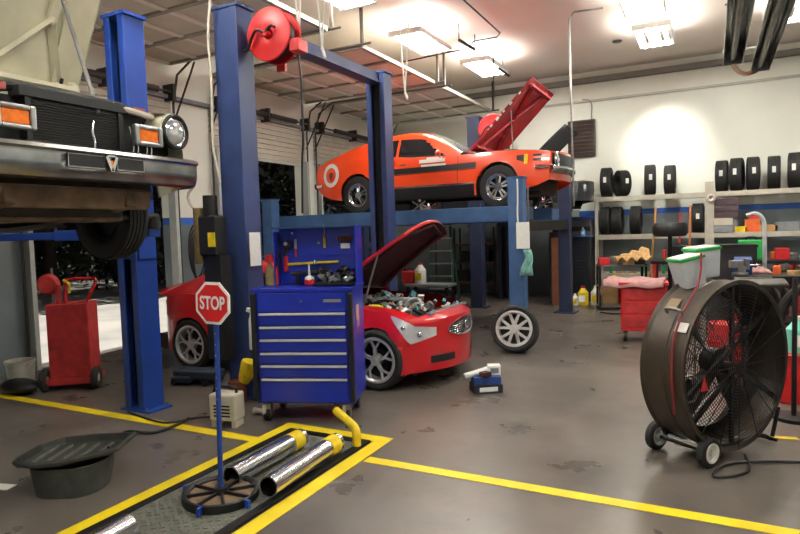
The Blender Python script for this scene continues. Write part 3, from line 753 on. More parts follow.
# ------------------------------------------------------------------ black car behind the orange one
def make_black():
    zl = cur([(-1.0,.45),(0,.25),(2.5,.22),(3.6,.35)]); zs = cur([(-1.0,.88),(0,.92),(2.7,.86),(3.6,.72)]); zt = cur([(-1.0,.92),(0,.98),(2.7,.93),(3.6,.78)])
    W = cur([(-1.0,.8),(0,.88),(2.7,.88),(3.6,.76)])
    c = Car(-1.0, 3.6, zl, zs, zt, W, [(0,.33,.37),(2.7,.33,.38)], .2, .1, 3.0, -.5)
    root = empty('dark_car', (-5.62, 13.05, 1.85), 0, 'dark grey car lifted behind the orange fastback, its black hood raised', 'car', sc=(.95,.9,.95))
    pm = M('car_dark_grey',(40,42,48),.3,0,.05,4,coat=.6)
    c.build(pm, root, openr=(2.1,3.45)); c.under(root); hm = M('black_hood',(34,36,44),.65,0,.1,4)
    win = lambda x, t: .2 < x < 1.8-.6*t and .1 < t < .85 and not (.9 < x < .96)
    Cabin(c, -.7, 1.95, cur([(-.7,.96),(0,1.25),(.5,1.33),(1.1,1.31),(1.4,1.24),(1.95,.95)]), .4, 1.3, (-.5,.2), win).build(pm, root)
    for x in (0, 2.7):
        for sg in (-1,1): wheel(root, x, sg*.76, .33, .33, .22, .21, 'mag', sg)
    hood_panel(root, (2.1,0,.98), 1.45, .74, .66, math.radians(44), hm, hm, .06, .05, .03)
    MB().bb(2.1,3.4,-.6,.6,.5,.54).bb(2.4,3.0,-.3,.3,.54,.85).build('engine_bay', DKM, root)
    MB().lathe([(.001,.05),(.06,.04),(.1,0)], (3.50,-.5,.62), 'X', 20).lathe([(.001,.05),(.06,.04),(.1,0)], (3.50,.5,.62), 'X', 20).build('headlamp', CLEAR, root, smooth=True)
    return root
make_black()

# ------------------------------------------------------------------ lifts
def two_post(name, x, ya, yb, h, mat, label, cross=True, w=.30, arms=None):
    root = empty(name, (x,(ya+yb)/2,0), 0, label, 'car lift')
    for y, s_ in ((ya,-1),(yb,1)):
        yy = y-(ya+yb)/2
        # C-section column open to the inside
        m = MB(); m.bb(-w/2,w/2,yy-.012+s_*.11,yy+.012+s_*.11,0,h)
        for sx in (-1,1):
            m.bb(sx*(w/2-.012)-.012,sx*(w/2-.012)+.012,yy-.11,yy+.11,0,h)
            m.bb(sx*(w/2)-(.08 if sx > 0 else 0), sx*(w/2)+(.08 if sx < 0 else 0), yy-s_*.11-.01, yy-s_*.11+.01, 0, h)
        p = m.build('post', mat, root, bevel=.006)
        MB().bb(-w/2-.05,w/2+.09,yy-.14,yy+.14,0,.02).build('base_plate', mat, root)
        b = MB()
        for sx in (-1,1):
            for sy in (-1,1): b.cyl((sx*(w/2+.02)+.02,yy+sy*.125,.02),(sx*(w/2+.02)+.02,yy+sy*.125,.045),.012,n=6)
        b.build('anchor_bolt', STEEL, root)
        MB().bb(-.07,.07,yy-.04,yy+.06*1,.05,h-.05).build('carriage_guide', DKM, p)
        MB().bb(-w/2-.03,w/2+.03,yy-.13,yy+.13,h,h+.03).build('top_plate', mat, p)
    if cross:
        L = (yb-ya)/2
        MB().bb(-.07,.07,-L,L,h-.14,h-.0).bb(-.1,.1,-L,L,h-.15,h-.135).build('crossbeam', mat, root)
    if arms:
        zz, xr = arms; L = (yb-ya)/2
        for s_ in (-1,1):
            MB().bb(-w/2-.03,w/2+.03,s_*L-.1,s_*L+.1,zz-.25,zz+.35).build('carriage', mat, root, bevel=.01)
            for dx in xr:
                a = MB(); a.bar((0.1*(1 if dx > 0 else -1),s_*(L-.12),zz),(dx*.55,s_*(L-.45),zz),.12,.10).bar((dx*.5,s_*(L-.42),zz),(dx,s_*(L-.75),zz),.09,.07)
                a.build('arm', mat, root, bevel=.008)
                MB().cyl((dx,s_*(L-.75),zz+.03),(dx,s_*(L-.75),zz+.12),.05,n=14).build('lift_pad', RUB, root)
    return root
two_post('two_post_lift', -5.03, .75, 4.05, 3.80, BLUE2, 'bright blue two-post lift on the left holding up the cream car', cross=False, w=.27, arms=(1.74,(-1.0,1.15)))
mid = two_post('two_post_lift', -4.35, 4.82, 7.85, 3.98, BLUE, 'slate blue two-post lift with overhead beam standing around the red coupe', arms=(.32-.12,(-.8,.75)))
two_post('two_post_lift', -4.42, 12.08, 14.0, 3.98, NAVY, 'navy two-post lift behind the orange car near the back wall', cross=False, w=.26, arms=(1.95,(-.8,.9)))

# four-post lift
fp_ = empty('four_post_lift', (-4.8,10.2,0), 0, 'blue four-post drive-on lift carrying the orange fastback', 'car lift')
def four():
    for (x, y, h) in ((2.28,-1.6,2.40),(2.28,1.6,2.62),(-2.28,-1.6,2.3),(-2.28,1.6,2.5)):
        nm = RUNB if y < 0 else NAVY
        m = MB().bb(x-.11,x+.11,y-.11,y+.11,0,h); p = m.build('post', nm, fp_, bevel=.01)
        MB().bb(x-.2,x+.2,y-.2,y+.2,0,.02).build('base_plate', nm, p)
        MB().bb(x-.125,x+.125,y-.125,y+.125,h,h+.02).build('post_cap', nm, p)
    for y in (-1.05,.55+.2):
        m = MB().bb(-2.35,2.30,y-.25,y+.25,1.80,1.995).bb(-2.35,2.3,y-.28,y-.25,1.78,2.015).bb(-2.35,2.3,y+.25,y+.28,1.78,2.015)
        m.build('runway', RUNB, fp_, bevel=.008)
        MB().bb(2.24,2.30,y-.22,y+.22,2.0,2.10).build('wheel_stop', DKM, fp_)
    for x in (2.28,-2.28):
        MB().bb(x-.07,x+.07,-1.5,1.5,1.62,1.79).build('cross_beam', DKM, fp_, bevel=.008)
    MB().cyl((2.40,-1.45,1.2),(2.40,-1.45,2.3),.012).build('cable', STEEL, fp_)
    MB().bb(-.2,.3,-1.0,-.6,1.996,2.02).bb(-.05,.2,-.95,-.75,2.02,2.13).build('jack_tray', DKM, fp_)
four()
j = empty('scissor_jack', (-4.35,9.12,2.0), 0, 'small chrome jack standing on the near runway under the orange car', 'jack')
MB().bar((-.12,0,.02),(.12,0,.17),.03,.02).bar((-.12,0,.17),(.12,0,.02),.03,.02).build('scissor_arm', CHR, j)
MB().bb(-.14,.14,-.06,.06,.002,.02).build('base', STEEL, j); MB().cyl((0,0,.16),(0,0,.20),.04).build('saddle', CHR, j)

# things hung on the front near post
pn = tag(MB().bb(-2.50,-2.31,8.46,8.475,1.38,1.76).build('paper_sheet', PAPER), 'white paper sheet taped to the blue four-post lift upright', 'paper')
tg = MB(); tg.grid([[(-2.37+.03*math.sin(k*.7)+(u-.3)*(.09+.012*k), 8.46-.03*math.cos(u*9+k), 1.36-k*.052) for u in frange(0,1,7)] for j_, k in enumerate(range(8))])
tag(tg.build('hanging_towel', TEAL, smooth=True, solid=.02), 'pale teal towel hanging below the paper on the lift upright', 'towel')
tag(MB().tube([(-2.47,8.455,2.38),(-2.465,8.45,2.1),(-2.475,8.45,1.9),(-2.47,8.455,1.75)],.012,6,1).build('hanging_string', WHT), 'white cord hanging down the blue upright above the paper sheet', 'cord')

# ------------------------------------------------------------------ hose reels
def reel(loc, rz, label, r=.25):
    root = empty('hose_reel', loc, rz, label, 'hose reel')
    for y in (-.09,.09):
        m = MB().lathe([(.06,y),(r*.5,y+.01*(-1 if y < 0 else 1)),(r*.6,y),(r,y),(r+.012,y+.01),(r,y+.014),(r*.58,y+.014),(.06,y+.014)], (0,0,0), 'Y', 40, True); m.build('reel_disc', RED, root, smooth=True)
    MB().lathe([(.05,-.08),(.15,-.08),(.15,.09),(.05,.09)], (0,0,0), 'Y', 28, True).build('reel_drum', RED, root)
    m = MB()
    for k in range(5): m.torus((0,-.06+k*.03,0), .19, .016, 'Y', 32, 6)
    m.build('wound_hose', BLK, root, smooth=True)
    MB().tube([(-.02,-.13,-.0),(-.1,-.14,.05),(-.17,-.13,-.02),(-.23,-.12,-.14),(-.30,-.1,-.12)],.014,8,2).tube([(0,-.13,0),(.08,-.14,.06),(.12,-.14,.03)],.014,8,1).build('inlet_hose', DKM, root, smooth=True)
    MB().cyl((0,-.14,0),(0,.12,0),.03,n=16).bb(-.05,.05,.10,.13,-.32,.05).bb(-.3,.05,.10,.13,-.06,.06).build('mount_arm', RED, root)
    MB().bb(r-.02,r+.09,-.07,.09,-.20,-.08).build('hose_guide', RED, root, bevel=.01)
    return root
reel((-3.87,4.86,3.66), math.radians(2), 'red hose reel on top of the slate blue post, nearest the camera')
rp = on(493,129,1,11.75); reel(rp, math.radians(20), 'red hose reel behind the raised red hood of the orange car', .28)
tag(MB().tube([(-3.66,4.98,3.5),(-3.64,4.98,3.2),(-3.65,4.99,2.9),(-3.66,5.0,2.6),(-3.70,5.02,2.45),(-3.72,5.02,1.9)],.011,8,2).build('air_hose', BLK, smooth=True), 'black air hose hanging down from the red reel', 'hose')
tag(MB().tube([(-4.53,4.68,4.6),(-4.42,4.62,4.2),(-4.50,4.60,3.7),(-4.46,4.60,3.3),(-4.50,4.60,2.6),(-4.46,4.61,2.4),(-4.44,4.62,2.25)],.014,8,2).build('power_cable', BEIGE, smooth=True), 'pale power cable running down the slate blue post', 'cable')

# ------------------------------------------------------------------ blue tool chest
cp = on(306,423,2,0); CR = math.radians(20)
chest = empty('tool_chest', (cp.x,cp.y,0), CR, 'blue rolling tool chest with silver drawer rails and open hutch on top', 'tool chest')
def make_chest():
    w, d, zb, zt = .90, .56, .17, 1.20
    MB().bb(-w/2,w/2,.02,d,zb,zt).build('cabinet_body', CHEST, chest, bevel=.008)
    MB().bb(-w/2-.01,w/2+.01,.0,.03,zt-.02,zt+.012).bb(-w/2-.012,-w/2+.0,.0,d,zt-.02,zt+.012).bb(w/2,w/2+.012,0,d,zt-.02,zt+.012).build('top_rim', CHEST, chest, bevel=.004)
    zs = [zt-.235, .845,.725,.605,.485,.365]
    tops = [.955,.84,.73,.62,.51,.40]; 
    hts = [(zt-.03,1.005),(.995,.885),(.875,.77),(.76,.65),(.64,.535),(.525,.415),(.405,.19)]
    for i, (a, b) in enumerate(hts):
        dr = MB().bb(-w/2+.05,w/2-.05,.0,.022,b,a).build('drawer', CHEST, chest, bevel=.005)
        if i: MB().bb(-w/2+.055,w/2-.055,-.018,.0,a-.022,a-.002).build('handle_rail', M('rail_silver',(220,220,216),.4,.3,.03,8), dr, bevel=.004)
        else:
            MB().cyl((0,-.008,1.10),(0,0,1.10),.012,n=12).build('lock', CHR, dr)
            MB().bb(.20,.36,-.006,0,1.085,1.112).build('nameplate', GREYM, dr)
    for sx in (-1,1): MB().bb(sx*w/2-.028 if sx > 0 else sx*w/2-.012, sx*w/2+.012 if sx > 0 else sx*w/2+.028, -.03,.025,.20,zt-.03).build('corner_trim', BLK, chest, bevel=.008)
    # casters
    for x in (-w/2+.08, w/2-.08):
        for y in (.07, d-.07):
            c = MB().box((x,y,.135),(.07,.07,.05)).box((x-.03,y,.09),(.006,.06,.1)).box((x+.03,y,.09),(.006,.06,.1)).build('caster', STEEL, chest)
            MB().cyl((x-.022,y,.062),(x+.022,y,.062),.062,n=24).build('caster_wheel', BLK, c, smooth=True)
            MB().cyl((x-.035,y-.02,.10),(x-.030,y-.02,.10),.04,n=20).box((x-.02,y-.05,.11),(.03,.02,.09)).build('caster_brake', BEIGE, c)
    # hutch: back panel, two sides
    MB().bb(-w/2+.09,w/2-.0,d-.03,d,zt,1.76).build('hutch_back', CHEST, chest, bevel=.004)
    MB().bb(w/2-.012,w/2+.005,.30,d,zt,1.76).build('hutch_side', CHEST, chest, bevel=.004)
    MB().bb(-w/2+.08,-w/2+.095,.38,d,zt,1.72).build('hutch_side', CHEST, chest, bevel=.004)
    MB().bb(-w/2+.09,w/2,d-.05,d-.03,1.48,1.495).build('hutch_shelf_lip', CHEST, chest)
    MB().bb(-w/2+.09,w/2,.30,d,1.745,1.76).build('hutch_lid', M('dark_blue_lid',(40,70,110),.4), chest)
    MB().cyl((w/2-.05,.50,zt),(w/2-.05,.50,1.68),.008).build('gas_strut', DKM, chest)
    MB().cyl((-w/2+.11,.50,zt+.1),(-w/2+.11,.50,1.66),.008).build('gas_strut', DKM, chest)
    for (x, z) in ((-.22,1.70),(.04,1.60)): MB().cyl((x,d-.045,z),(x,d-.03,z),.012,n=12).build('hook', CHR, chest)
    MB().box((w/2+.007,.22,.93),(.004,.13,.2)).build('sticker', PINK, chest); MB().box((w/2+.0075,.2,.86),(.004,.08,.08)).build('sticker', M('violet_sticker',(110,70,180),.5), chest)
make_chest()
CM = Matrix.Translation((cp.x,cp.y,0)) @ Matrix.Rotation(CR, 4, 'Z')
def onchest(name, x, y, z, label, cat, group=None):
    p = CM @ Vector((x,y,z)); return empty(name, p, CR, label, cat, group)
o = onchest('hammer', -.27,.505,1.40, 'yellow handled hammer with red head hanging across the hutch panel', 'hammer')
MB().cyl((0,0,0),(.50,0,.015),.013,n=10).build('handle', YEL, o); MB().cyl((-.02,0,-.07),(-.02,0,.08),.024,n=14).build('head', RED, o); MB().ball((.27,-.01,.01),.03,(.5,.4,1)).build('hook_clip', CHR, o)
o = onchest('screwdriver', -.19,.51,1.47, 'red and pale screwdriver upright on the left of the hutch panel', 'screwdriver')
MB().cyl((0,0,.08),(0,0,.17),.014,n=10).build('handle', BEIGE, o); MB().cyl((0,0,0),(0,0,.08),.012,n=10).build('grip', RED, o)
o = onchest('test_light', .10,.51,1.55, 'yellow and orange test light hanging high in the middle of the hutch', 'test light')
MB().cyl((0,0,0),(0,0,.1),.013,n=10).build('handle', YEL, o); MB().cyl((0,0,.1),(0,0,.13),.012,n=10).build('collar', ORG, o); MB().tube([(0,0,.13),(.01,-.01,.18),(-.02,0,.22),(.02,0,.2)],.004,6,1).build('lead', BEIGE, o)
o = onchest('wrench_rack', .30,.515,1.62, 'red magnetic holder at the upper right of the hutch panel', 'tool holder')
MB().bb(-.07,.07,-.02,.005,0,.035).build('rack', RED, o, bevel=.006); 
m = MB(); [m.bb(-.06+k*.03,-.045+k*.03,-.03,-.02,-.02,.03) for k in range(5)]; m.build('clip', DKM, o)
tag(MB().bb(-.045,.045,-.01,.0,-.02,.03).build('price_label', PAPER, loc=CM @ Vector((.30,.522,1.56)), rot=(0,0,CR)), 'small pale label under the red holder on the hutch', 'label')
o = onchest('tool_tray', .24,.38,zt_ if False else 1.212, 'heap of sockets and black tools on top of the chest, right side', 'tray')
MB().bb(-.2,.2,-.12,.1,0,.02).build('tray', BLK, o)
m = MB()
for k in range(40):
    s_ = random.uniform(.015,.035); m.box((random.uniform(-.17,.17),random.uniform(-.1,.08),.03+random.random()*.07),(s_*1.6,s_,s_),(random.random()*3,random.random()*3,random.random()*3))
tag(m.build('socket_heap', [STEEL], o), kind='stuff')
m = MB()
for k in range(25):
    s_ = random.uniform(.02,.04); m.box((random.uniform(-.17,.17),random.uniform(-.0,.08),.05+random.random()*.1),(s_*2,s_,s_),(random.random()*3,random.random()*3,random.random()*3))
tag(m.build('black_tools', BLK, o), kind='stuff')
o = onchest('spray_bottle', -.02,.36,1.212, 'small red and white bottle with a nozzle on the chest top', 'bottle')
MB().lathe([(.001,0),(.045,0),(.05,.02),(.045,.05)], n=20).build('base', RED, o, smooth=True); MB().lathe([(.045,.05),(.04,.07),(.012,.085),(.008,.19),(.001,.19)], n=20).build('top', WHT, o, smooth=True)
o = onchest('air_ratchet', -.05,.42,1.212, 'black air ratchet lying on the chest top behind the small bottle', 'ratchet')
MB().cyl((-.16,0,.10),(.05,0,.11),.022,n=12).build('body', BLK, o); MB().cyl((.05,0,.11),(.10,0,.11),.03).box((-.1,0,.045),(.04,.04,.09)).build('head', DKM, o)
o = onchest('pliers', -.345,.40,1.212, 'red handled pry bar standing at the left of the hutch', 'pry bar')
MB().tube([(0,0,0),(-.005,0,.1),(.0,0,.17)],.014,8,1).build('grip', RED, o); MB().tube([(0,0,.17),(.01,0,.26),(.04,0,.33)],.008,8,1).build('shaft', DKM, o)
o = onchest('impact_gun', -.25,.51,1.50, 'black round grinder hanging at the left of the hutch', 'grinder')
MB().ball((-.02,0,.08),.045,(1,.6,1)).bar((-.02,0,.06),(-.06,0,-.02),.03,.03).build('body', BLK, o, smooth=True); MB().cyl((-.03,-.03,.1),(-.03,-.01,.1),.018).build('dial', BEIGE, o)
o = onchest('coolant_bottle', -.405,.36,1.212, 'olive bottle with red cap at the left end of the chest top', 'bottle')
MB().lathe([(.001,0),(.04,0),(.042,.02),(.042,.15),(.02,.2),(.018,.22)], n=18).build('bottle_body', M('olive',(120,110,70),.5,0,.2,20), o, smooth=True); MB().cyl((0,0,.22),(0,0,.29),.038).build('cap', RED, o)

# things on the near post of the middle lift
tag(MB().bb(-4.14,-4.135,4.68,4.84,1.38,1.72).build('notice', PAPER), 'white notice taped to the slate blue post beside the chest', 'notice')
o = empty('control_box', (-4.44,4.58,1.0), 0, 'black power unit with brown tank mounted on the slate blue post', 'power unit')
MB().bb(-.14,.10,-.16,.0,.5,.9).build('motor_box', BLK, o, bevel=.02); MB().cyl((-.16,-.12,.42),(-.16,-.12,.98),.05,n=18).build('tank', M('old_brass',(118,98,58),.5,.4,.2,10), o)
MB().cyl((-.02,-.09,.88),(-.02,-.09,1.1),.07,n=18).build('motor', DKM, o); MB().box((.05,-.165,.66),(.09,.01,.14)).build('warning_label', YEL, o)
MB().tube([(-.2,-.1,.95),(-.28,-.1,1.02),(-.3,-.12,1.12),(-.2,-.12,1.2)],.015,8,1).build('fitting', BEIGE, o, smooth=True)
MB().tube([(.0,-.1,.5),(.05,-.12,.2),(-.05,-.1,-.2),(-.02,-.08,-.6),(-.1,-.1,-.95)],.014,8,2).build('hydraulic_hose', BLK, o, smooth=True)
MB().bb(-.1,.12,-.13,.02,-.55,.5).build('back_plate', BLK, o)
o = empty('spray_gun', (-4.08,4.60,.55), 0, 'white spray bottle hanging on the post left of the blue chest', 'spray bottle')
MB().lathe([(.001,0),(.035,0),(.04,.03),(.035,.3),(.015,.36)], n=18).build('bottle_body', WHT, o, smooth=True); MB().bar((-.06,0,.40),(.04,0,.38),.03,.04).bar((0,0,.34),(0,0,.40),.03,.03).build('trigger', WHT, o)
# coiled hoses on the pier
o = empty('coiled_hose', (-7.84,7.50,1.9), 0, 'black hose coiled on the wall pier behind the red coupe', 'hose')
m = MB()
for k in range(5): m.tube([(.03+k*.01,-.17*math.sin(t)*(1+.03*k)+.02*k, -.45+.45*math.cos(t)-(.05*k)) for t in frange(-PI*.95,PI*.95,28)],.014,6)
m.build('hose_coil', BLK, o, smooth=True); MB().tube([(0.02,0,.1),(.1,0,.05),(.12,0,0),(.05,0,-.05)],.012,6,1).build('hook', STEEL, o)

# ------------------------------------------------------------------ things on the floor round the chest
o = empty('floor_jack', on(205,383,2,0), math.radians(10), 'dark low floor jack beside the rear wheel of the red coupe', 'jack')
MB().bb(-.35,.2,-.12,.12,.06,.16).bb(-.35,-.1,-.16,.16,.02,.10).build('frame', M('jack_navy',(40,50,66),.5), o, bevel=.02); MB().cyl((.1,-.15,.05),(.1,.15,.05),.05).build('wheel', BLK, o); MB().cyl((-.3,-.17,.04),(-.3,.17,.04),.04).build('wheel', BLK, o)
o = empty('battery_charger', on(228,425,2,0), math.radians(12), 'cream plastic battery charger on the floor left of the chest', 'charger')
MB().bb(-.13,.13,-.09,.09,.06,.30).build('case', BEIGE, o, bevel=.02); m = MB(); [m.bb(-.08,.08,-.093,-.09,.1+k*.03,.115+k*.03) for k in range(4)]; m.build('grille', DKM, o)
m = MB(); [m.bb(x-.02,x+.02,-.07,.07,0,.06) for x in (-.1,.1)]; m.build('foot', BEIGE, o); MB().tube([(-.1,0,.30),(-.1,0,.35),(.1,0,.35),(.1,0,.30)],.014,6,1).build('handle', DKM, o)
o = empty('funnel', on(238,402,2,0)+Vector((0,0,.0)), math.radians(15), 'bright yellow jug standing on a brown can by the lift post', 'jug')
MB().cyl((0,0,0),(0,0,.22),.09,n=20).build('can', M('rust_can',(120,60,36),.6,0,.2,9), o); MB().lathe([(.001,.22),(.05,.22),(.07,.28),(.085,.42),(.08,.45),(.001,.44)], n=22, rot=(0,.35,0)).build('jug_body', YEL, o, smooth=True)
tag(MB().tube([on(223,418,2,.012),on(200,416,2,.012),on(170,424,2,.012),on(150,420,2,.012),on(128,412,2,.012)],.010,6,2).build('power_cable', BLK, smooth=True), 'black power cord trailing from the charger towards the left lift', 'cord')
o = empty('pipe_stub', on(263,415,2,0), 0, 'short beige pipe stub on the floor at the chest front', 'pipe')
MB().cyl((-.07,0,.03),(.08,.02,.03),.028).build('tube', BEIGE, o); MB().cyl((-.1,-.005,.03),(-.07,0,.03),.034).build('collar', BEIGE, o)

# ------------------------------------------------------------------ floor pit cover with chrome pipes
o = empty('floor_grate', (-2.835,2.7,0), 0, 'steel checker plate pit cover framed by yellow floor paint', 'grate')
CHK = M('checker_plate', (118,120,108), .45, .4, .2, 10)
MB().bb(-.34,.34,-1.5,1.30,.002,.012).build('plate', CHK, o)
m = MB()
for i in range(17):
    for k in range(56):
        x = -.32+i*.04; y = -1.45+k*.05+(.025 if i % 2 else 0)
        if y < 1.3: m.box((x,y,.013),(.007,.030,.006),(0,0,.8 if (i+k) % 2 else -.8))
tag(m.build('tread_lugs', STEEL, o), kind='stuff')
m = MB(); m.bb(-.40,-.34,-1.5,1.37,.001,.02).bb(.34,.40,-1.5,1.37,.001,.02).bb(-.34,.34,1.30,1.37,.001,.02); m.build('frame', DKM, o)
def pipe(xa, ya, xb, yb, label, tape=True):
    p = empty('steel_pipe', (xb,yb,.022+.07), math.atan2(-(xa-xb), ya-yb), label, 'pipe', 'chrome pipes on the floor grate')
    L = math.hypot(xa-xb, ya-yb)
    MB().lathe([(.060,0),(.070,0),(.070,L),(.060,L)], (0,0,0), 'Y', 32, True).build('tube', M('polished_pipe',(200,200,204),.22,1,.12,7), p, smooth=True)
    if tape: MB().lathe([(.0705,L-.16),(.073,L-.16),(.073,L-.04),(.0705,L-.04)], (0,0,0), 'Y', 32, True).build('tape_band', YEL, p, smooth=True)
    return p
pipe(-2.87,3.74,-2.84,2.93,'chrome pipe with yellow band on the grate, the left one of the two long ones')
pipe(-2.55,3.76,-2.50,2.90,'chrome pipe with yellow band on the grate, nearest the bent yellow bar')
pipe(-2.90,2.18,-2.86,1.5,'chrome pipe end at the bottom edge of the picture, in front of the stop sign', False)
tag(MB().tube([(-2.47,3.92,.022),(-2.47,3.92,.08),(-2.48,3.93,.14),(-2.52,3.95,.17),(-2.76,4.08,.22)],.034,14,1).build('bent_bar', YEL, smooth=True), 'bent yellow steel bar at the far right corner of the floor grate', 'bar')

# ------------------------------------------------------------------ stop sign
o = empty('stop_sign', (-2.80,2.79,.014), math.radians(4), 'small red stop sign on a blue pole with a round weighted base', 'sign')
def stop():
    o.rotation_euler = (0, .026, math.radians(4))
    pole = MB().cyl((0,0,.05),(0,0,1.34),.016,n=16).build('pole', BLUE2, o)
    m = MB(); [m.cyl((0,-.018,.65+k*.07),(0,-.012,.65+k*.07),.006,n=8) for k in range(8)]; m.build('pole_hole', GREYM, pole)
    MB().lathe([(.18,.0),(.235,.0),(.24,.01),(.24,.055),(.225,.06),(.205,.045),(.205,.02),(.18,.02)], n=48, close=True).build('base_ring', BLK, o, smooth=True)
    MB().cyl((0,0,.005),(0,0,.035),.205,n=40).build('base_fill', CONC, o)
    m = MB()
    for k in range(8): t = 2*PI*k/8; m.bar((0,0,.045),(math.cos(t)*.21,math.sin(t)*.21,.045),.014,.02)
    m.cyl((0,0,.03),(0,0,.075),.045,n=18); m.build('base_rib', BLK, o)
    for k, t in enumerate((PI*1.05, PI*1.56, PI*1.93)):
        MB().box((math.cos(t)*.25,math.sin(t)*.25,.03),(.05,.018,.05),(0,0,t)).build('base_tab', BLUE2, o)
    def octo(r): return [(r*math.cos(PI/8+k*PI/4), r*math.sin(PI/8+k*PI/4)) for k in range(8)]
    q = Matrix(((1,0,0),(0,0,1),(0,1,0)))
    f = MB().prism(octo(.143), .008, q, (0,-.030,1.265)).build('sign_plate', PAPER, o)
    MB().prism(octo(.124), .003, q, (0,-.033,1.265)).build('sign_face', M('sign_red',(214,30,36),.4,0,.04,8), f)
    cu = bpy.data.curves.new('lettering', 'FONT'); cu.body = 'STOP'; cu.align_x = 'CENTER'; cu.align_y = 'CENTER'; cu.size = .098; cu.extrude = .001; cu.offset = .0022; cu.space_character = 1.02
    t0 = bpy.data.objects.new('lettering_curve', cu); COL.objects.link(t0); bpy.context.view_layer.update()
    me = bpy.data.meshes.new_from_object(t0.evaluated_get(bpy.context.evaluated_depsgraph_get())); bpy.data.objects.remove(t0)
    me.materials.clear(); me.materials.append(PAPER); t = bpy.data.objects.new('lettering', me); COL.objects.link(t); t.parent = f
    t.location = (0,-.0345,1.263); t.rotation_euler = (PI/2,0,0); t.scale = (.82,1.18,1)
stop()

# ------------------------------------------------------------------ oil drain tub
pc = (on(62,492,2,0)+on(92,438,2,0))/2
o = empty('drain_pan', (-3.90,2.53,0), math.radians(27), 'dark oval oil drain tub with slotted tray top on the floor at lower left', 'drain pan', sc=(.82,.92,1.05))
def rr(w, h, r, z, n=6, taper=0):
    pts = []
    for cx, cy, a in ((w-r,h-r,0),(-w+r,h-r,PI/2),(-w+r,-h+r,PI),(w-r,-h+r,1.5*PI)):
        for k in range(n+1):
            t = a+PI/2*k/n; pts.append(Vector((cx+r*math.cos(t), cy+r*math.sin(t), z)))
    return pts
def pan():
    m = MB(); rings = [rr(.20,.15,.14,0), rr(.27,.21,.19,.0), rr(.29,.23,.2,.10), rr(.30,.24,.2,.195), rr(.28,.22,.19,.195), rr(.26,.20,.17,.02)]
    V = [[m.bm.verts.new(v) for v in r] for r in rings]; n = len(V[0])
    for a, b in zip(V, V[1:]):
        for i in range(n): m._f([a[i],a[(i+1)%n],b[(i+1)%n],b[i]])
    m._f(V[0][::-1]); m._f(V[-1]); m.build('tub', M('old_grey_plastic',(66,68,63),.5,0,.3,9), o, smooth=True)
    # rimmed tray: rounded at the near end, squared off at the far end
    out = [(-.40,-.10),(-.36,-.20),(-.27,-.27),(-.12,-.30),(.05,-.28),(.42,-.07),(.40,.30),(.05,.33),(-.25,.30),(-.38,.16)]
    inn = [(x*.92,y*.90) for x, y in out]
    m = MB(); A = [m.bm.verts.new((x,y,.245+.03*(x+.4))) for x, y in out]; B = [m.bm.verts.new((x,y,.25+.03*(x+.4))) for x, y in inn]; C_ = [m.bm.verts.new((x*.97,y*.97,  .205+.03*(x+.4))) for x, y in inn]; A2 = [m.bm.verts.new((x,y,.225+.03*(x+.4))) for x, y in out]
    for P_, Q_ in ((A2,A),(A,B),(B,C_)):
        for i in range(len(out)): m._f([P_[i],P_[(i+1)%len(out)],Q_[(i+1)%len(out)],Q_[i]])
    m._f(C_); m.build('tray', M('old_dark_plastic',(56,57,52),.4,0,.3,9), o, bevel=.006)
    m = MB()
    for k in range(5): m.bar((-.24+k*.12,-.15+.015*k,.214+.0036*k),(-.24+k*.12,.19,.214+.0036*k),.02,.02)
    m.build('tray_slat', M('slat_grey',(120,122,114),.35,.3,.2,9), o)
pan()
tag(MB().tube([on(108,448,2,.24),on(118,436,2,.15),on(128,430,2,.03),on(150,434,2,.015),on(170,428,2,.015),on(186,420,2,.03)],.012,8,2).build('drain_hose', BLK, smooth=True), 'black hose curling from the drain tub to the lift post', 'hose')
tag(MB().tube([on(186,420,2,.03),on(189,418.5,2,.03)],.016,8).build('hose_fitting', CHR), 'bright metal fitting at the end of the black floor hose', 'fitting')

# ------------------------------------------------------------------ red waste cart, left
o = empty('waste_oil_cart', (-6.55,4.35,0), math.radians(38), 'dirty red waste oil cart on two wheels with a handle, by the garage opening', 'cart')
def cart():
    MB().bb(-.22,.22,-.16,.20,.14,.98).bb(-.25,.25,-.19,.22,.06,.14).build('tank', REDD, o, bevel=.012)
    for x in (-.27,.27):
        MB().lathe([(.05,-.03),(.11,-.035),(.125,-.02),(.125,.02),(.11,.035),(.05,.03)], (x,-.16,.125), 'X', 28, True).build('tire', RUB, o, smooth=True)
        MB().cyl((x-.025,-.16,.125),(x+.025,-.16,.125),.055,n=18).build('wheel_hub', BEIGE, o)
    MB().tube([(-.02,-.1,.98),(-.02,-.1,1.22),(.0,-.12,1.26),(.30,-.12,1.26),(.32,-.12,1.22),(.20,-.14,.98)],.018,8,1).build('handle', RED, o, smooth=True)
    MB().cyl((-.10,-.08,.98),(-.10,-.08,1.2),.03,n=14).build('valve', REDD, o)
    MB().cyl((-.20,.05,.98),(-.20,.05,1.38),.012).build('pump_rod', STEEL, o)
    MB().lathe([(.001,-.06),(.09,-.06),(.12,-.03),(.12,.0),(.09,.02),(.001,.02)], (-.22,0,1.20), 'Y', 24).build('gauge_drum', REDD, o, smooth=True)
    MB().bar((-.34,0,1.10),(-.22,0,1.22),.03,.02).build('drum_arm', STEEL, o)
    MB().tube([(-.02,-.14,1.25),(.06,-.16,1.20),(.04,-.16,1.1)],.014,6,1).build('yellow_hose', YEL, o)
cart()
o = empty('bucket', on(22,388,2,0), 0, 'white plastic bucket standing at the left wall pier', 'bucket')
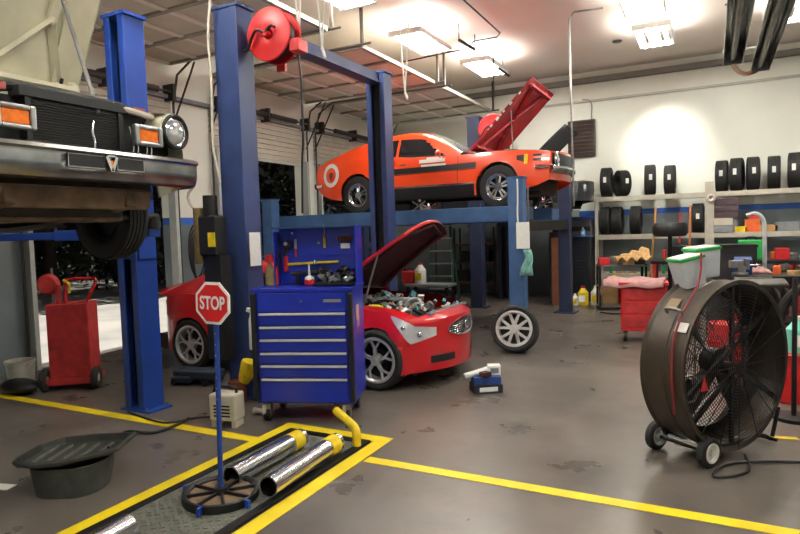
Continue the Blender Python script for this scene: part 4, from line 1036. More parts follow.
MB().lathe([(.001,0),(.13,0),(.15,.3),(.16,.3),(.16,.33),(.14,.33),(.125,.02),(.001,.02)], n=28).build('pail', M('bucket_white',(200,196,180),.5,0,.15,9), o, smooth=True); MB().tube([(-.155,0,.3),(-.1,-.1,.16),(0,-.16,.1),(.1,-.1,.16),(.155,0,.3)],.005,6,2).build('handle', STEEL, o)
o = empty('grey_bin', on(6,362,2,0), 0, 'grey green bin behind the white bucket at the left edge', 'bin')
MB().bb(-.16,.16,-.14,.14,0,.52).build('bin_body', DOORG, o, bevel=.02); MB().bb(-.17,.17,-.15,.15,.52,.56).build('lid', DOORG, o, bevel=.01)
tag(MB().ball((0,0,.07),.2,(1.3,.8,.4)).build('rubbish_bag', BLK, smooth=True, loc=on(20,392,2,0.012)), 'black bag slumped on the floor left of the red cart', 'bag')

# ------------------------------------------------------------------ loose wheel and boxes on the floor
lw = empty('loose_wheel', on(515,352,2,0), 0, 'loose alloy wheel with tire leaning back on the floor by the four-post lift', 'wheel')
t = tire_mb(.315,.22,.235).build('tire', RUB, lw, smooth=True, loc=(0,.02,.31), rot=(math.radians(-14),0,math.radians(8)))
rim_mb(.235,.22,'twin').build('rim', RIMS, t, smooth=True)
MB().cyl((0,.02,0),(0,.04,0),.22,n=30).build('inner_dish', BLK, t)
def carton(px, py, z, d, rz, mat, label, cat='box', group=None, name='parts_box', extra=None):
    p = on(px,py,2,z); o = empty(name, p, rz, label, cat, group)
    MB().bb(-d[0]/2,d[0]/2,-d[1]/2,d[1]/2,.0,d[2]-.002).build('carton', mat, o, bevel=.004)
    if extra: MB().bb(-d[0]*.32,d[0]*.32,-d[1]/2-.003,-d[1]/2,d[2]*.25,d[2]*.75).build('panel_label', extra, o)
    return o
BXB = M('box_black_blue',(36,40,54),.5,0,.2,14); BXU = M('box_blue',(38,66,130),.5,0,.2,20)
b1 = carton(486,391,.0,(.30,.22,.09),math.radians(35),BXB,'black parts box with white label, lowest of the floor stack',extra=PAPER)
b2 = carton(486,391,.0,(.28,.20,.08),math.radians(30),BXU,'blue parts box in the middle of the floor stack',extra=None); b2.location = b1.location+Vector((0,.005,.091))
b3 = carton(486,391,.0,(.13,.12,.10),math.radians(25),PAPER,'small white box with grey side on top of the blue box',extra=GREYM); b3.location = b1.location+Vector((.07,.06,.172))
b4 = empty('paper_roll', b1.location+Vector((-.06,-.02,.20)), math.radians(45), 'white rolled booklet slanting on top of the parts boxes', 'paper roll')
MB().cyl((-.17,0,-.03),(.14,0,.03),.03,n=16).build('roll', PAPER, b4); MB().cyl((-.178,0,-.03),(-.172,0,-.03),.014,n=12).build('roll_core', GREYM, b4)
b5 = carton(486,391,.0,(.10,.08,.05),math.radians(60),M('box_black_red',(70,24,30),.5,0,.3,20),'little dark red box beside the white box on the stack'); b5.location = b1.location+Vector((.02,-.07,.172))

# ------------------------------------------------------------------ drum fan
FA = math.radians(56)
fan = empty('drum_fan', (.005,4.95,0), FA, 'large brown drum fan on wheels standing at the right', 'fan')
def make_fan():
    R, zc, y0, y1 = .60, .665, -.20, .14
    sh = MB().lathe([(R-.02,y0-.0),(R+.012,y0-.004),(R+.018,y0+.01),(R,y0+.02),(R,y0+.14),(R+.008,y0+.15),(R,y0+.16),(R,y1-.03),(R+.018,y1-.01),(R+.012,y1+.0),(R-.02,y1),(R-.012,y1-.02),(R-.012,y0+.02)], (0,0,zc), 'Y', 72, True).build('drum', FANB, fan, smooth=True)
    m = MB()
    for k in range(1,27): m.torus((0,y0-.012+.0,zc), .0225*k, .0024, 'Y', 48, 4)
    for k in range(16):
        t = 2*PI*k/16; m.cyl((math.cos(t)*.06,y0-.012,zc+math.sin(t)*.06),(math.cos(t)*R,y0-.006,zc+math.sin(t)*R),.0035,n=5)
    m.build('front_grille', DKM, fan)
    m = MB()
    for k in range(1,24): m.torus((0,y1,zc), .0255*k, .003, 'Y', 40, 4)
    for k in range(8):
        t = 2*PI*k/8; m.cyl((0,y1,zc),(math.cos(t)*R,y1,zc+math.sin(t)*R),.004,n=5)
    m.build('rear_grille', DKM, fan)
    # inlet cone / venturi ring seen inside
    MB().lathe([(R-.015,y1-.03),(R-.10,y1-.10),(R-.11,y1-.12),(R-.02,y1-.05)], (0,0,zc), 'Y', 60, True).build('orifice_ring', DKM, fan, smooth=True)
    for k in range(4):      # blades
        b = MB(); t0 = PI/2*k+.5; rows = []
        for r in frange(.10,.48,8):
            wd = .55-.2*(r/.48); tw = .10*(1-.4*r/.48)
            rows.append([(r*math.cos(t0+u*wd), -.02+tw*(u-.5)*-1.0, zc+r*math.sin(t0+u*wd)) for u in frange(0,1,5)])
        b.grid(rows); b.build('blade', M('blade_grey',(66,64,62),.4,.5,.2,8), fan, smooth=True, solid=.006)
    MB().cyl((0,-.06,zc),(0,.04,zc),.10,n=28).cyl((0,-.085,zc),(0,-.06,zc),.05,.06,n=20).build('hub', DKM, fan, smooth=True)
    MB().cyl((-.05,-.12,zc-.02),(-.05,-.19,zc-.02),.05,n=16).build('bearing', DKM, fan)
    MB().cyl((-.30,.0,zc-.16),(-.30,.10,zc-.16),.075,n=20).build('motor', DKM, fan)
    MB().bb(-.40,-.34,.03,.09,.40,.7).build('motor_mount', DKM, fan)
    MB().lathe([(.09,-.01),(.10,-.012),(.10,.012),(.09,.01)], (-.30,-.03,zc-.16), 'Y', 24, True).build('pulley', BEIGE, fan)
    m = MB()
    for a, b in (((-.55,-.15,zc-.2),(.45,-.15,zc+.38)),((0,-.15,zc-.58),(0,-.15,zc+.58)),((-.45,-.15,zc-.36),(.1,-.15,zc)),((.50,-.15,zc-.3),(0,-.15,zc))): m.bar(a,b,.02,.035)
    m.build('motor_bracket', DKM, fan)
    # undercarriage
    m = MB()
    for y in (-.15,.13): m.tube([(-.42,y,.28),(-.335,y,.11),(0,y,.075),(.35,y,.09),(.50,y,.02)],.016,8,1)
    m.cyl((-.335,-.20,.10),(-.335,.22,.10),.012); m.cyl((.48,-.20,.03),(.48,.20,.03),.014); m.cyl((.42,-.2,.07),(.50,-.2,.28),.014)
    m.build('cradle', DKM, fan, smooth=True)
    for y, s_ in ((-.20,-1),(.22,1)):
        MB().lathe([(.06,-.028),(.09,-.032),(.105,-.02),(.105,.02),(.09,.032),(.06,.028)], (-.335,y,.105), 'Y', 32, True).build('tire', RUB, fan, smooth=True)
        m = MB().lathe([(.055,-.03),(.07,-.034),(.07,.034),(.055,.03)], (-.335,y,.105), 'Y', 28, True)
        m.cyl((-.335,y-.012,.105),(-.335,y+.012,.105),.058,n=20).cyl((-.335,y-.036,.105),(-.335,y+.036,.105),.018,n=12)
        m.build('wheel_disc', WHT, fan, smooth=True)
    MB().bar((-.335,-.17,.12),(-.335,.18,.14),.018,.018).build('axle_strut', WHT, fan)
    # handle, labels
    MB().tube([(-.47,-.10,zc+.40),(-.50,-.10,zc+.44),(-.50,.02,zc+.44),(-.47,.02,zc+.40)],.009,8,1).build('handle', STEEL, fan, smooth=True)
    for t, y, wd, m_ in ((PI-.55,-.13,.07,WHT),(PI-.85,.02,.09,M('tan_label',(120,100,72),.6))):
        MB().box((math.cos(t)*(R+.012),y,zc+math.sin(t)*(R+.012)),(.004,.09,wd),(0,-(t-0),0)).build('side_label', m_, fan)
    MB().prism([(-.04,-.05),(.04,-.05),(0,.05)],.003,Matrix(((1,0,0),(0,0,1),(0,1,0))),(-.46,-.256,zc-.05)).build('warning_triangle', RED, fan)
make_fan()
# grey-white tubs with green lids strapped on top of the drum
FM = Matrix.Translation((.005,4.95,0)) @ Matrix.Rotation(FA,4,'Z')
def tub(lx, ly, z, label, tilt):
    p = Vector((lx,ly,z)); o = empty('storage_tub', p, 0, label, 'tub', 'white tubs with green rims on the fan'); o.rotation_euler = (0, tilt, math.radians(30)); o.scale = (.86,.86,.95)
    m = MB(); A = [(-.085,-.10),(.085,-.10),(.085,.10),(-.085,.10)]; B = [(-.105,-.12),(.105,-.12),(.105,.12),(-.105,.12)]
    a = [m.bm.verts.new((x,y,0)) for x, y in A]; b = [m.bm.verts.new((x,y,.22)) for x, y in B]
    m._f(a[::-1]); m._f(b)
    for i in range(4): m._f([a[i],a[(i+1)%4],b[(i+1)%4],b[i]])
    m.build('tub_body', GREYP, o, bevel=.012)
    MB().bb(-.112,.112,-.127,.127,.212,.235).build('lid_rim', GRN, o, bevel=.006); MB().bb(-.10,.10,-.115,.115,.232,.242).build('lid', WHT, o)
    return o
pt_ = on(691,287,1,4.86); tub(pt_.x,pt_.y,max(pt_.z,1.225),'white tub with green rim on the fan top, left of the pair', math.radians(-12))
pt_ = on(704,277,1,5.0); tub(pt_.x,pt_.y,max(pt_.z,1.26),'white tub with green rim on the fan top, right of the pair', math.radians(-6))
tag(MB().tube([FM @ Vector(p) for p in ((-.60,-.13,.40),(-.615,-.12,.66),(-.59,-.11,.90),(-.48,-.10,1.07),(-.34,-.09,1.19),(-.25,-.08,1.30),(-.20,-.05,1.47))],.008,6,2).build('ratchet_strap', M('strap_red',(130,30,40),.6), smooth=True), 'dark red ratchet strap slung round the white tubs and the fan drum', 'strap')
tag(MB().tube([on(745,455,2,.012),on(752,470,2,.012),on(735,476,2,.012),on(708,478,2,.012),on(725,462,2,.012),on(790,461,2,.012),on(830,465,2,.012)],.009,6,2).build('fan_cord', BLK, smooth=True), 'black power cord on the floor beneath the drum fan', 'cord')

# ------------------------------------------------------------------ tire rack on the back wall
rack = empty('tire_rack', (-.3,14.2,0), 0, 'tall beige steel rack along the back wall holding rows of tires', 'rack')
def mk_rack():
    ups = [(-2.28,.07),(-.04,.17),(2.4,.07)]
    for x, w in ups:
        for y in (13.95,14.55):
            MB().bb(x-w/2+.3,x+w/2+.3,y-.035-14.2,y+.035-14.2,0,2.5 if w > .1 else 2.35).build('upright', RACK, rack, bevel=.004)
    for z in (2.24,1.40,.55):
        for xa, xb in ((-2.28,-.02),(-.02,2.4)):
            MB().bb(xa+.3,xb+.3,-.28,-.23,z-.05,z+.05).bb(xa+.3,xb+.3,.30,.35,z-.05,z+.05).build('shelf_beam', RACK, rack, bevel=.004)
            m = MB()
            for k in range(7): x = xa+.3+(xb-xa)*(k+.5)/7; m.bb(x-.03,x+.03,-.24,.31,z+.0,z+.03)
            m.build('cross_bar', RACK, rack)
    MB().lathe([(.02,0),(.05,-.02),(.08,-.01),(.085,.02)], (.285,-.33,2.16), 'Y', 24).build('round_boss', M('boss_pale',(200,186,178),.6,0,.05,5), rack, smooth=True)
mk_rack()
tproto = None
def rtire(x, z, label, r=.33, group='tires on the upper rack shelf', yaw=0, sticker=True, w=.21):
    global tproto
    if tproto is None:
        tproto = tire_mb(.33,.21,.2).build('rack_tire', RUB, smooth=True)
        tag(tproto, label, 'tire', group); t = tproto
    else:
        t = tproto.copy(); COL.objects.link(t); tag(t, label, 'tire', group)
        for ch in kids(t): pass
    t.location = (x,14.2,z+r*1.0); t.rotation_euler = (0,0,PI/2+yaw); t.scale = (r/.33, w/.21, r/.33)
    if sticker:
        s_ = MB().bb(-.325,-.333,-.03,.03,-.02,.10).build('tire_label', PAPER, t)
    return t
zt0 = 2.292
ups = [(607,.33,'upper shelf tire at the far left end of the rack'),(622,.29,'slightly smaller turned tire, second from the left on the upper shelf'),(650,.33,'lone upper shelf tire third from the left, tilted'),(670,.31,'upper shelf tire fourth from the left, beside the rack column gap'),
       (722,.32,'upper shelf tire right after the central rack column'),(737,.335,'upper shelf tire second after the central rack column'),(753,.335,'upper shelf tire third after the central rack column'),(774,.33,'upper shelf tire fourth after the central rack column'),(795,.35,'large upper shelf tire at the right edge of the photo'),(818,.33,'upper shelf tire at the very right, past the photo edge')]
for i, (px, r, lab) in enumerate(ups):
    rtire(on(px,180,1,14.2).x, zt0+.002, lab, r, yaw=(.5 if i == 1 else .12 if i == 2 else -.08*(i % 3)), w=.22)
zt1 = 1.452
for i, (px, lab) in enumerate(((606,'lower shelf tire at the far left, against the upright'),(617.5,'lower shelf tire pressed against the leftmost one'),(636,'lower shelf tire standing alone under the third upper one'),(698,'lower shelf tire just left of the central rack column'))):
    rtire(on(px,215,1,14.2).x, zt1+.002, lab, .31, group='tires on the lower rack shelf', sticker=(i == 3), w=.22)

# generic small items
def item_box(name, px, py, Y, d, mat, label, cat, lid=None, rz=0, group=None):
    p = on(px,py,1,Y); o = empty(name, p, rz, label, cat, group)
    MB().bb(-d[0]/2,d[0]/2,-d[1]/2,d[1]/2,.0,d[2]).build('box_body', mat, o, bevel=.006)
    MB().bb(-d[0]/2-.005,d[0]/2+.005,-d[1]/2-.005,d[1]/2+.005,d[2],d[2]+.02).build('lid', lid or mat, o, bevel=.004)
    return o
zs1 = 1.452
def shelf_at(px, d, mat, label, name='storage_box', cat='box', lid=None, z=zs1, Y=14.1, rz=0):
    x = on(px,230,1,Y).x; o = empty(name, (x,Y,z), rz, label, cat)
    MB().bb(-d[0]/2,d[0]/2,-d[1]/2,d[1]/2,.0,d[2]).build('box_body', mat, o, bevel=.006)
    MB().bb(-d[0]/2-.005,d[0]/2+.005,-d[1]/2-.005,d[1]/2+.005,d[2],d[2]+.015).build('lid', lid or mat, o, bevel=.004)
    return o
MARO = M('maroon_case',(70,52,58),.5,0,.2,10)
for k in range(3): shelf_at(726,(.44,.3,.112),MARO,['maroon parts case, lowest in the stack on the middle shelf','maroon parts case, middle one of the middle shelf stack','maroon parts case, topmost in the middle shelf stack'][k],z=zs1+.30+k*.13,name='parts_case',cat='case')
for k in range(2): shelf_at(723,(.34,.4,.13),BEIGE if k else GREYM,['grey parts box under the maroon cases','pale parts box between grey box and maroon cases'][k],z=zs1+k*.148)
shelf_at(741,(.22,.3,.10),YEL,'flat yellow box on the middle shelf beside the orange one')
shelf_at(752,(.26,.3,.24),ORG,'orange box on the middle shelf of the rack',lid=TAN)
shelf_at(768,(.32,.3,.12),TAN,'flat tan cardboard box right of the orange box')
shelf_at(754,(.18,.2,.08),RED,'small red box on top of the orange box',z=zs1+.258)
shelf_at(786,(.40,.3,.16),GREYM,'grey crate at the right end of the middle shelf')
shelf_at(733,(.14,.2,.28),GREYM,'slim grey box right of the stacked cases',z=zs1)

# ------------------------------------------------------------------ benches and clutter on the right
def bench(x0, x1, y0, y1, h, label, top=DKM, leg=REDD):
    o = empty('workbench', ((x0+x1)/2,(y0+y1)/2,0), 0, label, 'workbench')
    w, d = (x1-x0)/2, (y1-y0)/2
    MB().bb(-w,w,-d,d,h-.06,h).build('top', top, o, bevel=.006)
    for sx in (-1,1):
        for sy in (-1,1): MB().bb(sx*(w-.06)-.03,sx*(w-.06)+.03,sy*(d-.06)-.03,sy*(d-.06)+.03,0,h-.06).build('leg', leg, o)
    MB().bb(-w+.04,w-.04,-d+.04,d-.04,.3,.34).build('shelf', leg, o)
    return o
bench(-1.0,1.35,11.9,12.6,1.0,'long dark workbench in front of the tire rack')
bench(.25,1.9,9.2,9.9,.95,'cluttered dark bench behind the drum fan',leg=DKM)
o = empty('red_tool_cart', (-.88,9.3,0), math.radians(6), 'red tool cart with pink cloth on top, left of the drum fan', 'tool cart', sc=(1,1,1.13))
MB().bb(-.30,.30,-.22,.22,.14,.72).build('cabinet', RED, o, bevel=.01); MB().bb(-.33,.33,-.25,.25,.72,.76).build('top_tray', RED, o, bevel=.006)
for k in range(3): MB().bb(-.27,.27,-.235,-.22,.2+k*.17,.34+k*.17).build('drawer', REDD, o, bevel=.004)
for sx in (-1,1):
    for sy in (-1,1): MB().cyl((sx*.24-.02,sy*.17,.065),(sx*.24+.02,sy*.17,.065),.064,n=18).bb(sx*.24-.03,sx*.24+.03,sy*.17-.02,sy*.17+.02,.1,.14).build('caster', BLK, o)
m = MB(); m.grid([[(-.62+.85*u, -.30+.5*v, .80+.015*math.sin(u*14+v*6)-.22*max(0,.15-v)*3-(.12 if u < .05 else 0)) for u in frange(0,1,20)] for v in frange(0,1,10)])
tag(m.build('shop_cloth', PINK, smooth=True, solid=.015, loc=(-.82,9.3,.095)), 'pink cloth draped over the red cart', 'cloth')
o = item_box('cardboard_box', 611,287,13.2,(.30,.3,.38),TAN,'cardboard box on the floor at the left end of the rack','box')
o.location.z = 0
o = empty('yellow_bottle', (o.location.x+.06,13.2,.401), 0, 'yellow bottle standing on the cardboard box', 'bottle')
MB().lathe([(.001,0),(.09,0),(.09,.15),(.03,.22),(.03,.27),(.001,.27)], n=20).build('bottle_body', YEL, o, smooth=True); MB().cyl((0,0,.27),(0,0,.30),.034).build('cap', WHT, o)
def jug(px, py, Y, mat, label, s_=1, name='fluid_jug', cat='jug', z=0, capm=WHT):
    p = on(px,py,1,Y); o = empty(name, (p.x,Y,z), 0, label, cat, sc=s_)
    m = MB(); m.lathe([(.001,0),(.08,0),(.085,.02),(.085,.2),(.04,.26),(.03,.28)], n=20); m.build('jug_body', mat, o, smooth=True)
    MB().cyl((0,0,.28),(0,0,.31),.034).build('cap', capm, o); MB().bb(-.05,.05,-.088,-.083,.06,.16).build('jug_label', PAPER if mat is not WHT else YEL, o)
    return o
jug(583,292,13.0,YEL,'yellow fluid jug on the floor beside the black tool cabinet',1.3,capm=RED)
jug(596,292,13.1,WHT,'white fluid jug on the floor at the foot of the rack',1.3)
jug(575,292,12.9,WHT,'small white jug on the floor behind the navy lift post',.8)
# black tool cabinet by the back wall
o = empty('tool_cabinet', (-2.72,13.9,0), 0, 'black roller tool cabinet against the back wall beyond the lift', 'tool cabinet')
MB().bb(-.36,.36,-.3,.3,.0,1.42).build('cabinet_body', BLK, o, bevel=.01)
for k in range(8):
    d = MB().bb(-.33,.33,-.315,-.3,.15+k*.155,.29+k*.155).build('drawer', M('drawer_dark',(30,34,44),.4), o, bevel=.004); MB().bb(-.3,.3,-.325,-.315,.27+k*.155,.28+k*.155).build('handle', DKM, d)
MB().bb(-.38,.38,-.32,.32,1.42,1.45).build('work_top', M('top_blue',(40,80,150),.4), o)
o = empty('tool_case', (-2.66,13.9,1.72), 0, 'open grey tool case on a shelf over the black cabinet', 'case'); 
o.location.z = 1.452
MB().bb(-.30,.30,-.25,.25,0,.34).build('case_body', M('case_grey',(78,78,80),.6), o, bevel=.01); MB().bb(-.3,.3,-.26,-.25,.1,.2).build('case_front', DKM, o)
tag(MB().bb(-.28,.28,-.2,.2,0,.08).build('blue_case', BXU, loc=(-2.6,13.9,1.794), bevel=.008), 'flat blue case on top of the grey tool case', 'case')
jug(583,230,13.65,M('bottle_blue',(90,150,200),.4),'light blue spray bottle on the black tool cabinet',.6,'spray_bottle','bottle',1.452)
# the wooden stick, creeper seat etc. in front of the rack
o = empty('broom', (-1.02,13.45,.0), 0, 'wooden handled broom leaning at the middle of the tire rack', 'broom')
MB().cyl((-.12,-.3,.12),(.0,.0,2.02),.022,n=12).build('handle', WOOD, o); MB().bb(-.28,.04,-.36,-.26,.0,.13).build('brush', BLK, o, bevel=.01)
o = empty('shop_stool', (-.72,12.8,0), 0, 'black padded shop seat between the broom and the central column', 'stool')
MB().lathe([(.001,1.42),(.28,1.42),(.32,1.48),(.32,1.62),(.28,1.68),(.001,1.69)], n=32, ).build('seat_pad', BLK, o, smooth=True)
MB().cyl((0,0,.05),(0,0,1.42),.04).bar((-.3,0,.03),(.3,0,.03),.05,.05).bar((0,-.3,.03),(0,.3,.03),.05,.05).build('stand', DKM, o)
o = empty('wiper_stick', (-.42,13.3,0), 0, 'orange wooden handle standing before the lone tire by the column', 'handle')
MB().cyl((0,0,0),(.04,.2,2.02),.02,n=10).build('shaft', M('orange_wood',(190,110,60),.6), o); MB().bb(-.1,.1,-.05,.05,0,.06).build('scraper', DKM, o)
o = empty('wiper_stick', (-.62,13.35,0), 0, 'red shaft standing right behind the black padded seat', 'handle')
MB().cyl((0,0,0),(.06,.15,1.9),.018,n=10).build('shaft', REDD, o); MB().bb(-.1,.1,-.04,.04,0,.06).build('scraper', DKM, o)

# loose clutter on benches: individually built small objects
cl_names = [('socket_case',BLK,'black'),('oil_filter',WHT,'white'),('rag_bundle',PINK,'pink'),('spray_can',RED,'red'),('parts_tin',STEEL,'steel'),('tape_roll',TAN,'tan'),('brake_caliper',DKM,'dark'),('spray_can',GRN,'green'),('oil_filter',ORG,'orange'),('parts_tin',GREYM,'grey')]
def clutter(xa, xb, ya, yb, z, n, seed, where):
    rd = random.Random(seed); out = []
    for k in range(n):
        nm, mt, cn = cl_names[rd.randrange(len(cl_names))]
        x = xa+(xb-xa)*(k+.5)/n; y = rd.uniform(ya,yb)
        o = empty(nm, (x,y,z), rd.uniform(0,3), '%s %s on %s, %s' % (cn, nm.replace('_',' '), where, ordn(k, n)), nm.replace('_',' '))
        if nm in ('spray_can','oil_filter'):
            h = .2 if nm == 'spray_can' else .13; r = .033 if nm == 'spray_can' else .05
            MB().lathe([(.001,0),(r,0),(r,h*.85),(r*.5,h*.95),(.001,h)], n=18).build('canister', mt, o, smooth=True); MB().cyl((0,0,h*.93),(0,0,h*1.08),r*.4).build('cap', BLK, o)
        elif nm == 'tape_roll': MB().lathe([(.04,0),(.08,0),(.08,.05),(.04,.05)], n=24, close=True).build('roll', mt, o); MB().lathe([(.035,0.005),(.04,0.005),(.04,.045),(.035,.045)], n=24, close=True).build('core', BEIGE, o)
        elif nm == 'rag_bundle':
            m = MB(); m.grid([[((u-.5)*.3,(v-.5)*.24,.015+.07*math.sin(PI*u)*math.sin(PI*v)*(1+.5*math.sin(u*17+v*9))) for u in frange(0,1,12)] for v in frange(0,1,10)]); m.build('cloth', mt, o, smooth=True, solid=.014)
        else:
            w = rd.uniform(.12,.26); d = rd.uniform(.1,.2); h = rd.uniform(.06,.16)
            MB().bb(-w/2,w/2,-d/2,d/2,0,h).build('case_body', mt, o, bevel=.01); MB().bb(-w/2-.004,w/2+.004,-d/2-.004,d/2+.004,h*.55,h*.62).cyl((-.04,-d/2-.01,h*.3),(.04,-d/2-.01,h*.3),.008).build('latch', CHR, o)
ORD = ['first','second','third','fourth','fifth','sixth','seventh','eighth','ninth','tenth','eleventh','twelfth']
def ordn(k, n): return '%s from the left' % ORD[k]
clutter(-.9,1.3,12.3,12.5,1.0,10,4,'the long workbench')
clutter(.3,1.85,9.25,9.8,.95,8,9,'the bench behind the fan')
clutter(-2.1,-.6,14.0,14.3,.585,7,12,'the low left rack shelf')
clutter(.3,1.7,14.0,14.3,.585,7,15,'the low right rack shelf')
# engine block on stand, vise, pipe, hoses, mower-like frames
def engine(loc, rz, label, mat=STEEL):
    o = empty('engine_block', loc, rz, label, 'engine')
    MB().bb(-.25,.25,-.18,.18,.55,.85).build('block', mat, o, bevel=.03)
    for s_ in (-1,1): MB().box((0,s_*.16,.92),(.46,.14,.12),(s_*-.5,0,0)).build('cylinder_head', M('cast_iron',(92,88,84),.5,.5,.25,9), o, bevel=.02)
    m = MB()
    for k in range(4): m.tube([(-.18+k*.12,-.22,.88),(-.18+k*.12,-.34,.84),(-.18+k*.12,-.36,.70)],.024,8,1)
    m.build('exhaust_manifold', DKM, o, smooth=True)
    MB().cyl((.25,0,.62),(.31,0,.62),.09,n=24).cyl((.25,.1,.80),(.30,.1,.80),.05).build('pulley', DKM, o)
    MB().bar((-.3,-.25,.04),(.35,-.25,.04),.05,.05).bar((-.3,.25,.04),(.35,.25,.04),.05,.05).bar((-.28,-.25,.04),(-.28,.25,.04),.05,.05).bar((-.28,0,.04),(-.28,0,.7),.07,.07).build('stand', RED, o)
    return o
engine((.50,8.35,0), .4, 'dark grey engine on a red stand behind the right side of the fan', DKM)
engine((1.1,10.9,0), 1.2, 'dark engine on a red stand in front of the long bench', DKM)
o = empty('bench_vise', (.35,9.3,.952), .3, 'steel vise mounted on the bench behind the fan', 'vise')
MB().cyl((0,0,0),(0,0,.04),.09,n=20).bb(-.05,.05,-.05,.05,.04,.12).bb(-.14,.02,-.05,.05,.10,.2).build('body', STEEL, o, bevel=.01); MB().bb(.05,.09,-.06,.06,.08,.22).build('jaw', STEEL, o); MB().cyl((.09,0,.13),(.24,0,.13),.014).cyl((.22,-.09,.13),(.22,.09,.13),.008).build('screw', CHR, o)
o = empty('vent_pipe', (.70,10.4,0), 0, 'bent grey pipe arching up behind the drum fan', 'pipe')
MB().tube([(0,0,0),(0,0,1.55),(-.02,0,1.72),(-.12,0,1.80),(-.24,0,1.76)],.028,10,2).build('tube', GREYP, o, smooth=True); MB().cyl((0,0,0),(0,0,.05),.12,n=18).build('foot', DKM, o)
o = empty('black_crate', (.28,10.2,0), 0, 'large black cabinet behind the tubs on the fan', 'cabinet')
MB().bb(-.35,.30,-.25,.25,0,1.30).build('cabinet_body', BLK, o, bevel=.01); MB().bb(-.36,.31,-.26,.26,1.30,1.34).build('work_top', DKM, o); MB().bb(-.3,.25,-.262,-.25,.1,1.2).build('cabinet_door', M('door_charcoal',(34,34,38),.5), o)
o = empty('green_case', (.62,12.3,1.001), 0, 'green case standing on the long workbench', 'case')
MB().bb(-.2,.2,-.15,.15,0,.34).build('case_body', GRN, o, bevel=.02); MB().tube([(-.08,0,.34),(-.08,0,.39),(.08,0,.39),(.08,0,.34)],.012,6,1).build('handle', BLK, o)
# red press / tire changer with tall black column at the right edge
o = empty('tire_changer', (1.22,8.0,0), 0, 'red tire changer with tall black column at the right edge', 'tire changer')
MB().bb(-.25,.35,-.25,.3,0,.62).build('cabinet', RED, o, bevel=.03); MB().cyl((0,0,.62),(0,0,.70),.26,n=32).build('turntable', STEEL, o); MB().bb(-.035,.035,.2,.27,.62,2.35).build('column', BLK, o)
MB().bb(-.06,.06,.14,.2,1.45,1.95).build('arm_housing', RED, o, bevel=.01); MB().bar((-.30,.1,1.72),(.3,.1,1.72),.05,.05).cyl((-.0,.1,1.72),(.0,.1,1.2),.02).build('arm', DKM, o)
o = empty('handrail_post', (.62,5.95,0), 0, 'black upright pole of a stand at the right edge beside the fan', 'pole')
MB().cyl((0,0,.03),(0,0,1.2),.02).build('shaft', BLK, o); MB().lathe([(.001,0),(.16,0),(.16,.03),(.001,.035)], n=28).build('base', BLK, o)
jug(797,385,6.6,M('teal_jug',(120,206,186),.4),'teal plastic jug on a red crate right of the fan',1.1,z=.45,capm=WHT)
xx = on(797,385,1,6.6).x
o = empty('red_crate', (xx,6.6,0), .1, 'red plastic crate under the teal jug', 'crate')
MB().bb(-.16,.16,-.16,.16,0,.43).build('crate_body', RED, o, bevel=.01); MB().bb(-.17,.17,-.17,.17,.43,.449).build('rim', REDD, o)
for k, (px, py, Y, mt, lab, d) in enumerate(((745,282,8.9,BXU,'blue box on the floor side of the dark bench, behind the fan top',(.22,.2,.2)),(694,243,11.9,TAN,'tan carton above the white tubs on the long bench',(.3,.2,.22)),(708,242,11.95,PAPER,'crumpled white carton right of the tan carton on the long bench',(.26,.2,.18)),(680,247,11.9,DKM,'dark motor housing left of the tan carton on the long bench',(.22,.2,.26)),(783,252,11.9,RED,'red case at the far right of the long bench',(.2,.2,.2)))):
    p = on(px,py,1,Y); zz = 1.001 if Y > 11 else .951; o = empty('parts_carton', (p.x, 12.05 if Y > 11 else 9.55, zz), k*.4, lab, 'box'); MB().bb(-d[0]/2,d[0]/2,-d[1]/2,d[1]/2,0,d[2]).build('carton_body', mt, o, bevel=.012); MB().box((0,-.02,d[2]+.012),(d[0]*.95,d[1]*.6,.006),(.35,0,0)).build('flap', mt, o)
for k, (x, y, h, mt, lab) in enumerate(((.15,7.6,.55,RED,'red drum on the floor hidden partly by the fan'),(1.75,8.9,.9,BLK,'black drum at the right edge behind the tire changer'),(-.35,10.6,.8,REDD,'dirty red drum left of the black cabinet'),(-1.58,13.3,.35,RED,'small red drum on the floor at the left end of the rack'))):
    o = empty('steel_drum', (x,y,0), 0, lab, 'drum'); MB().lathe([(.001,0),(.19,0),(.19,h*.33),(.2,h*.34),(.19,h*.35),(.19,h*.66),(.2,h*.67),(.19,h*.68),(.19,h),(.17,h),(.17,h-.01),(.001,h-.01)], n=28).build('drum_body', mt, o, smooth=True); MB().cyl((.08,0,h-.01),(.08,0,h+.015),.03).build('bung', STEEL, o)
m = MB(); rd = random.Random(5)
m.grid([[((u-.5)*.62,(v-.5)*.34,.03+.22*u*v+.10*abs(math.sin(u*11+v*5))) for u in frange(0,1,18)] for v in frange(0,1,10)])
tag(m.build('crumpled_paper', TAN, solid=.006, loc=(-1.35,12.25,.93), rot=(0,0,.3)), 'crumpled brown wrapping paper heaped before the low rack shelf', 'paper')
# black blower hose arc
tag(MB().tube([(.62,7.3,.0),(.60,7.3,.6),(.72,7.3,.95),(.95,7.2,1.02),(1.1,7.2,.8),(1.1,7.2,.03)],.05,10,2).build('suction_hose', DKM, smooth=True), 'thick dark hose arching behind the right side of the fan', 'hose')
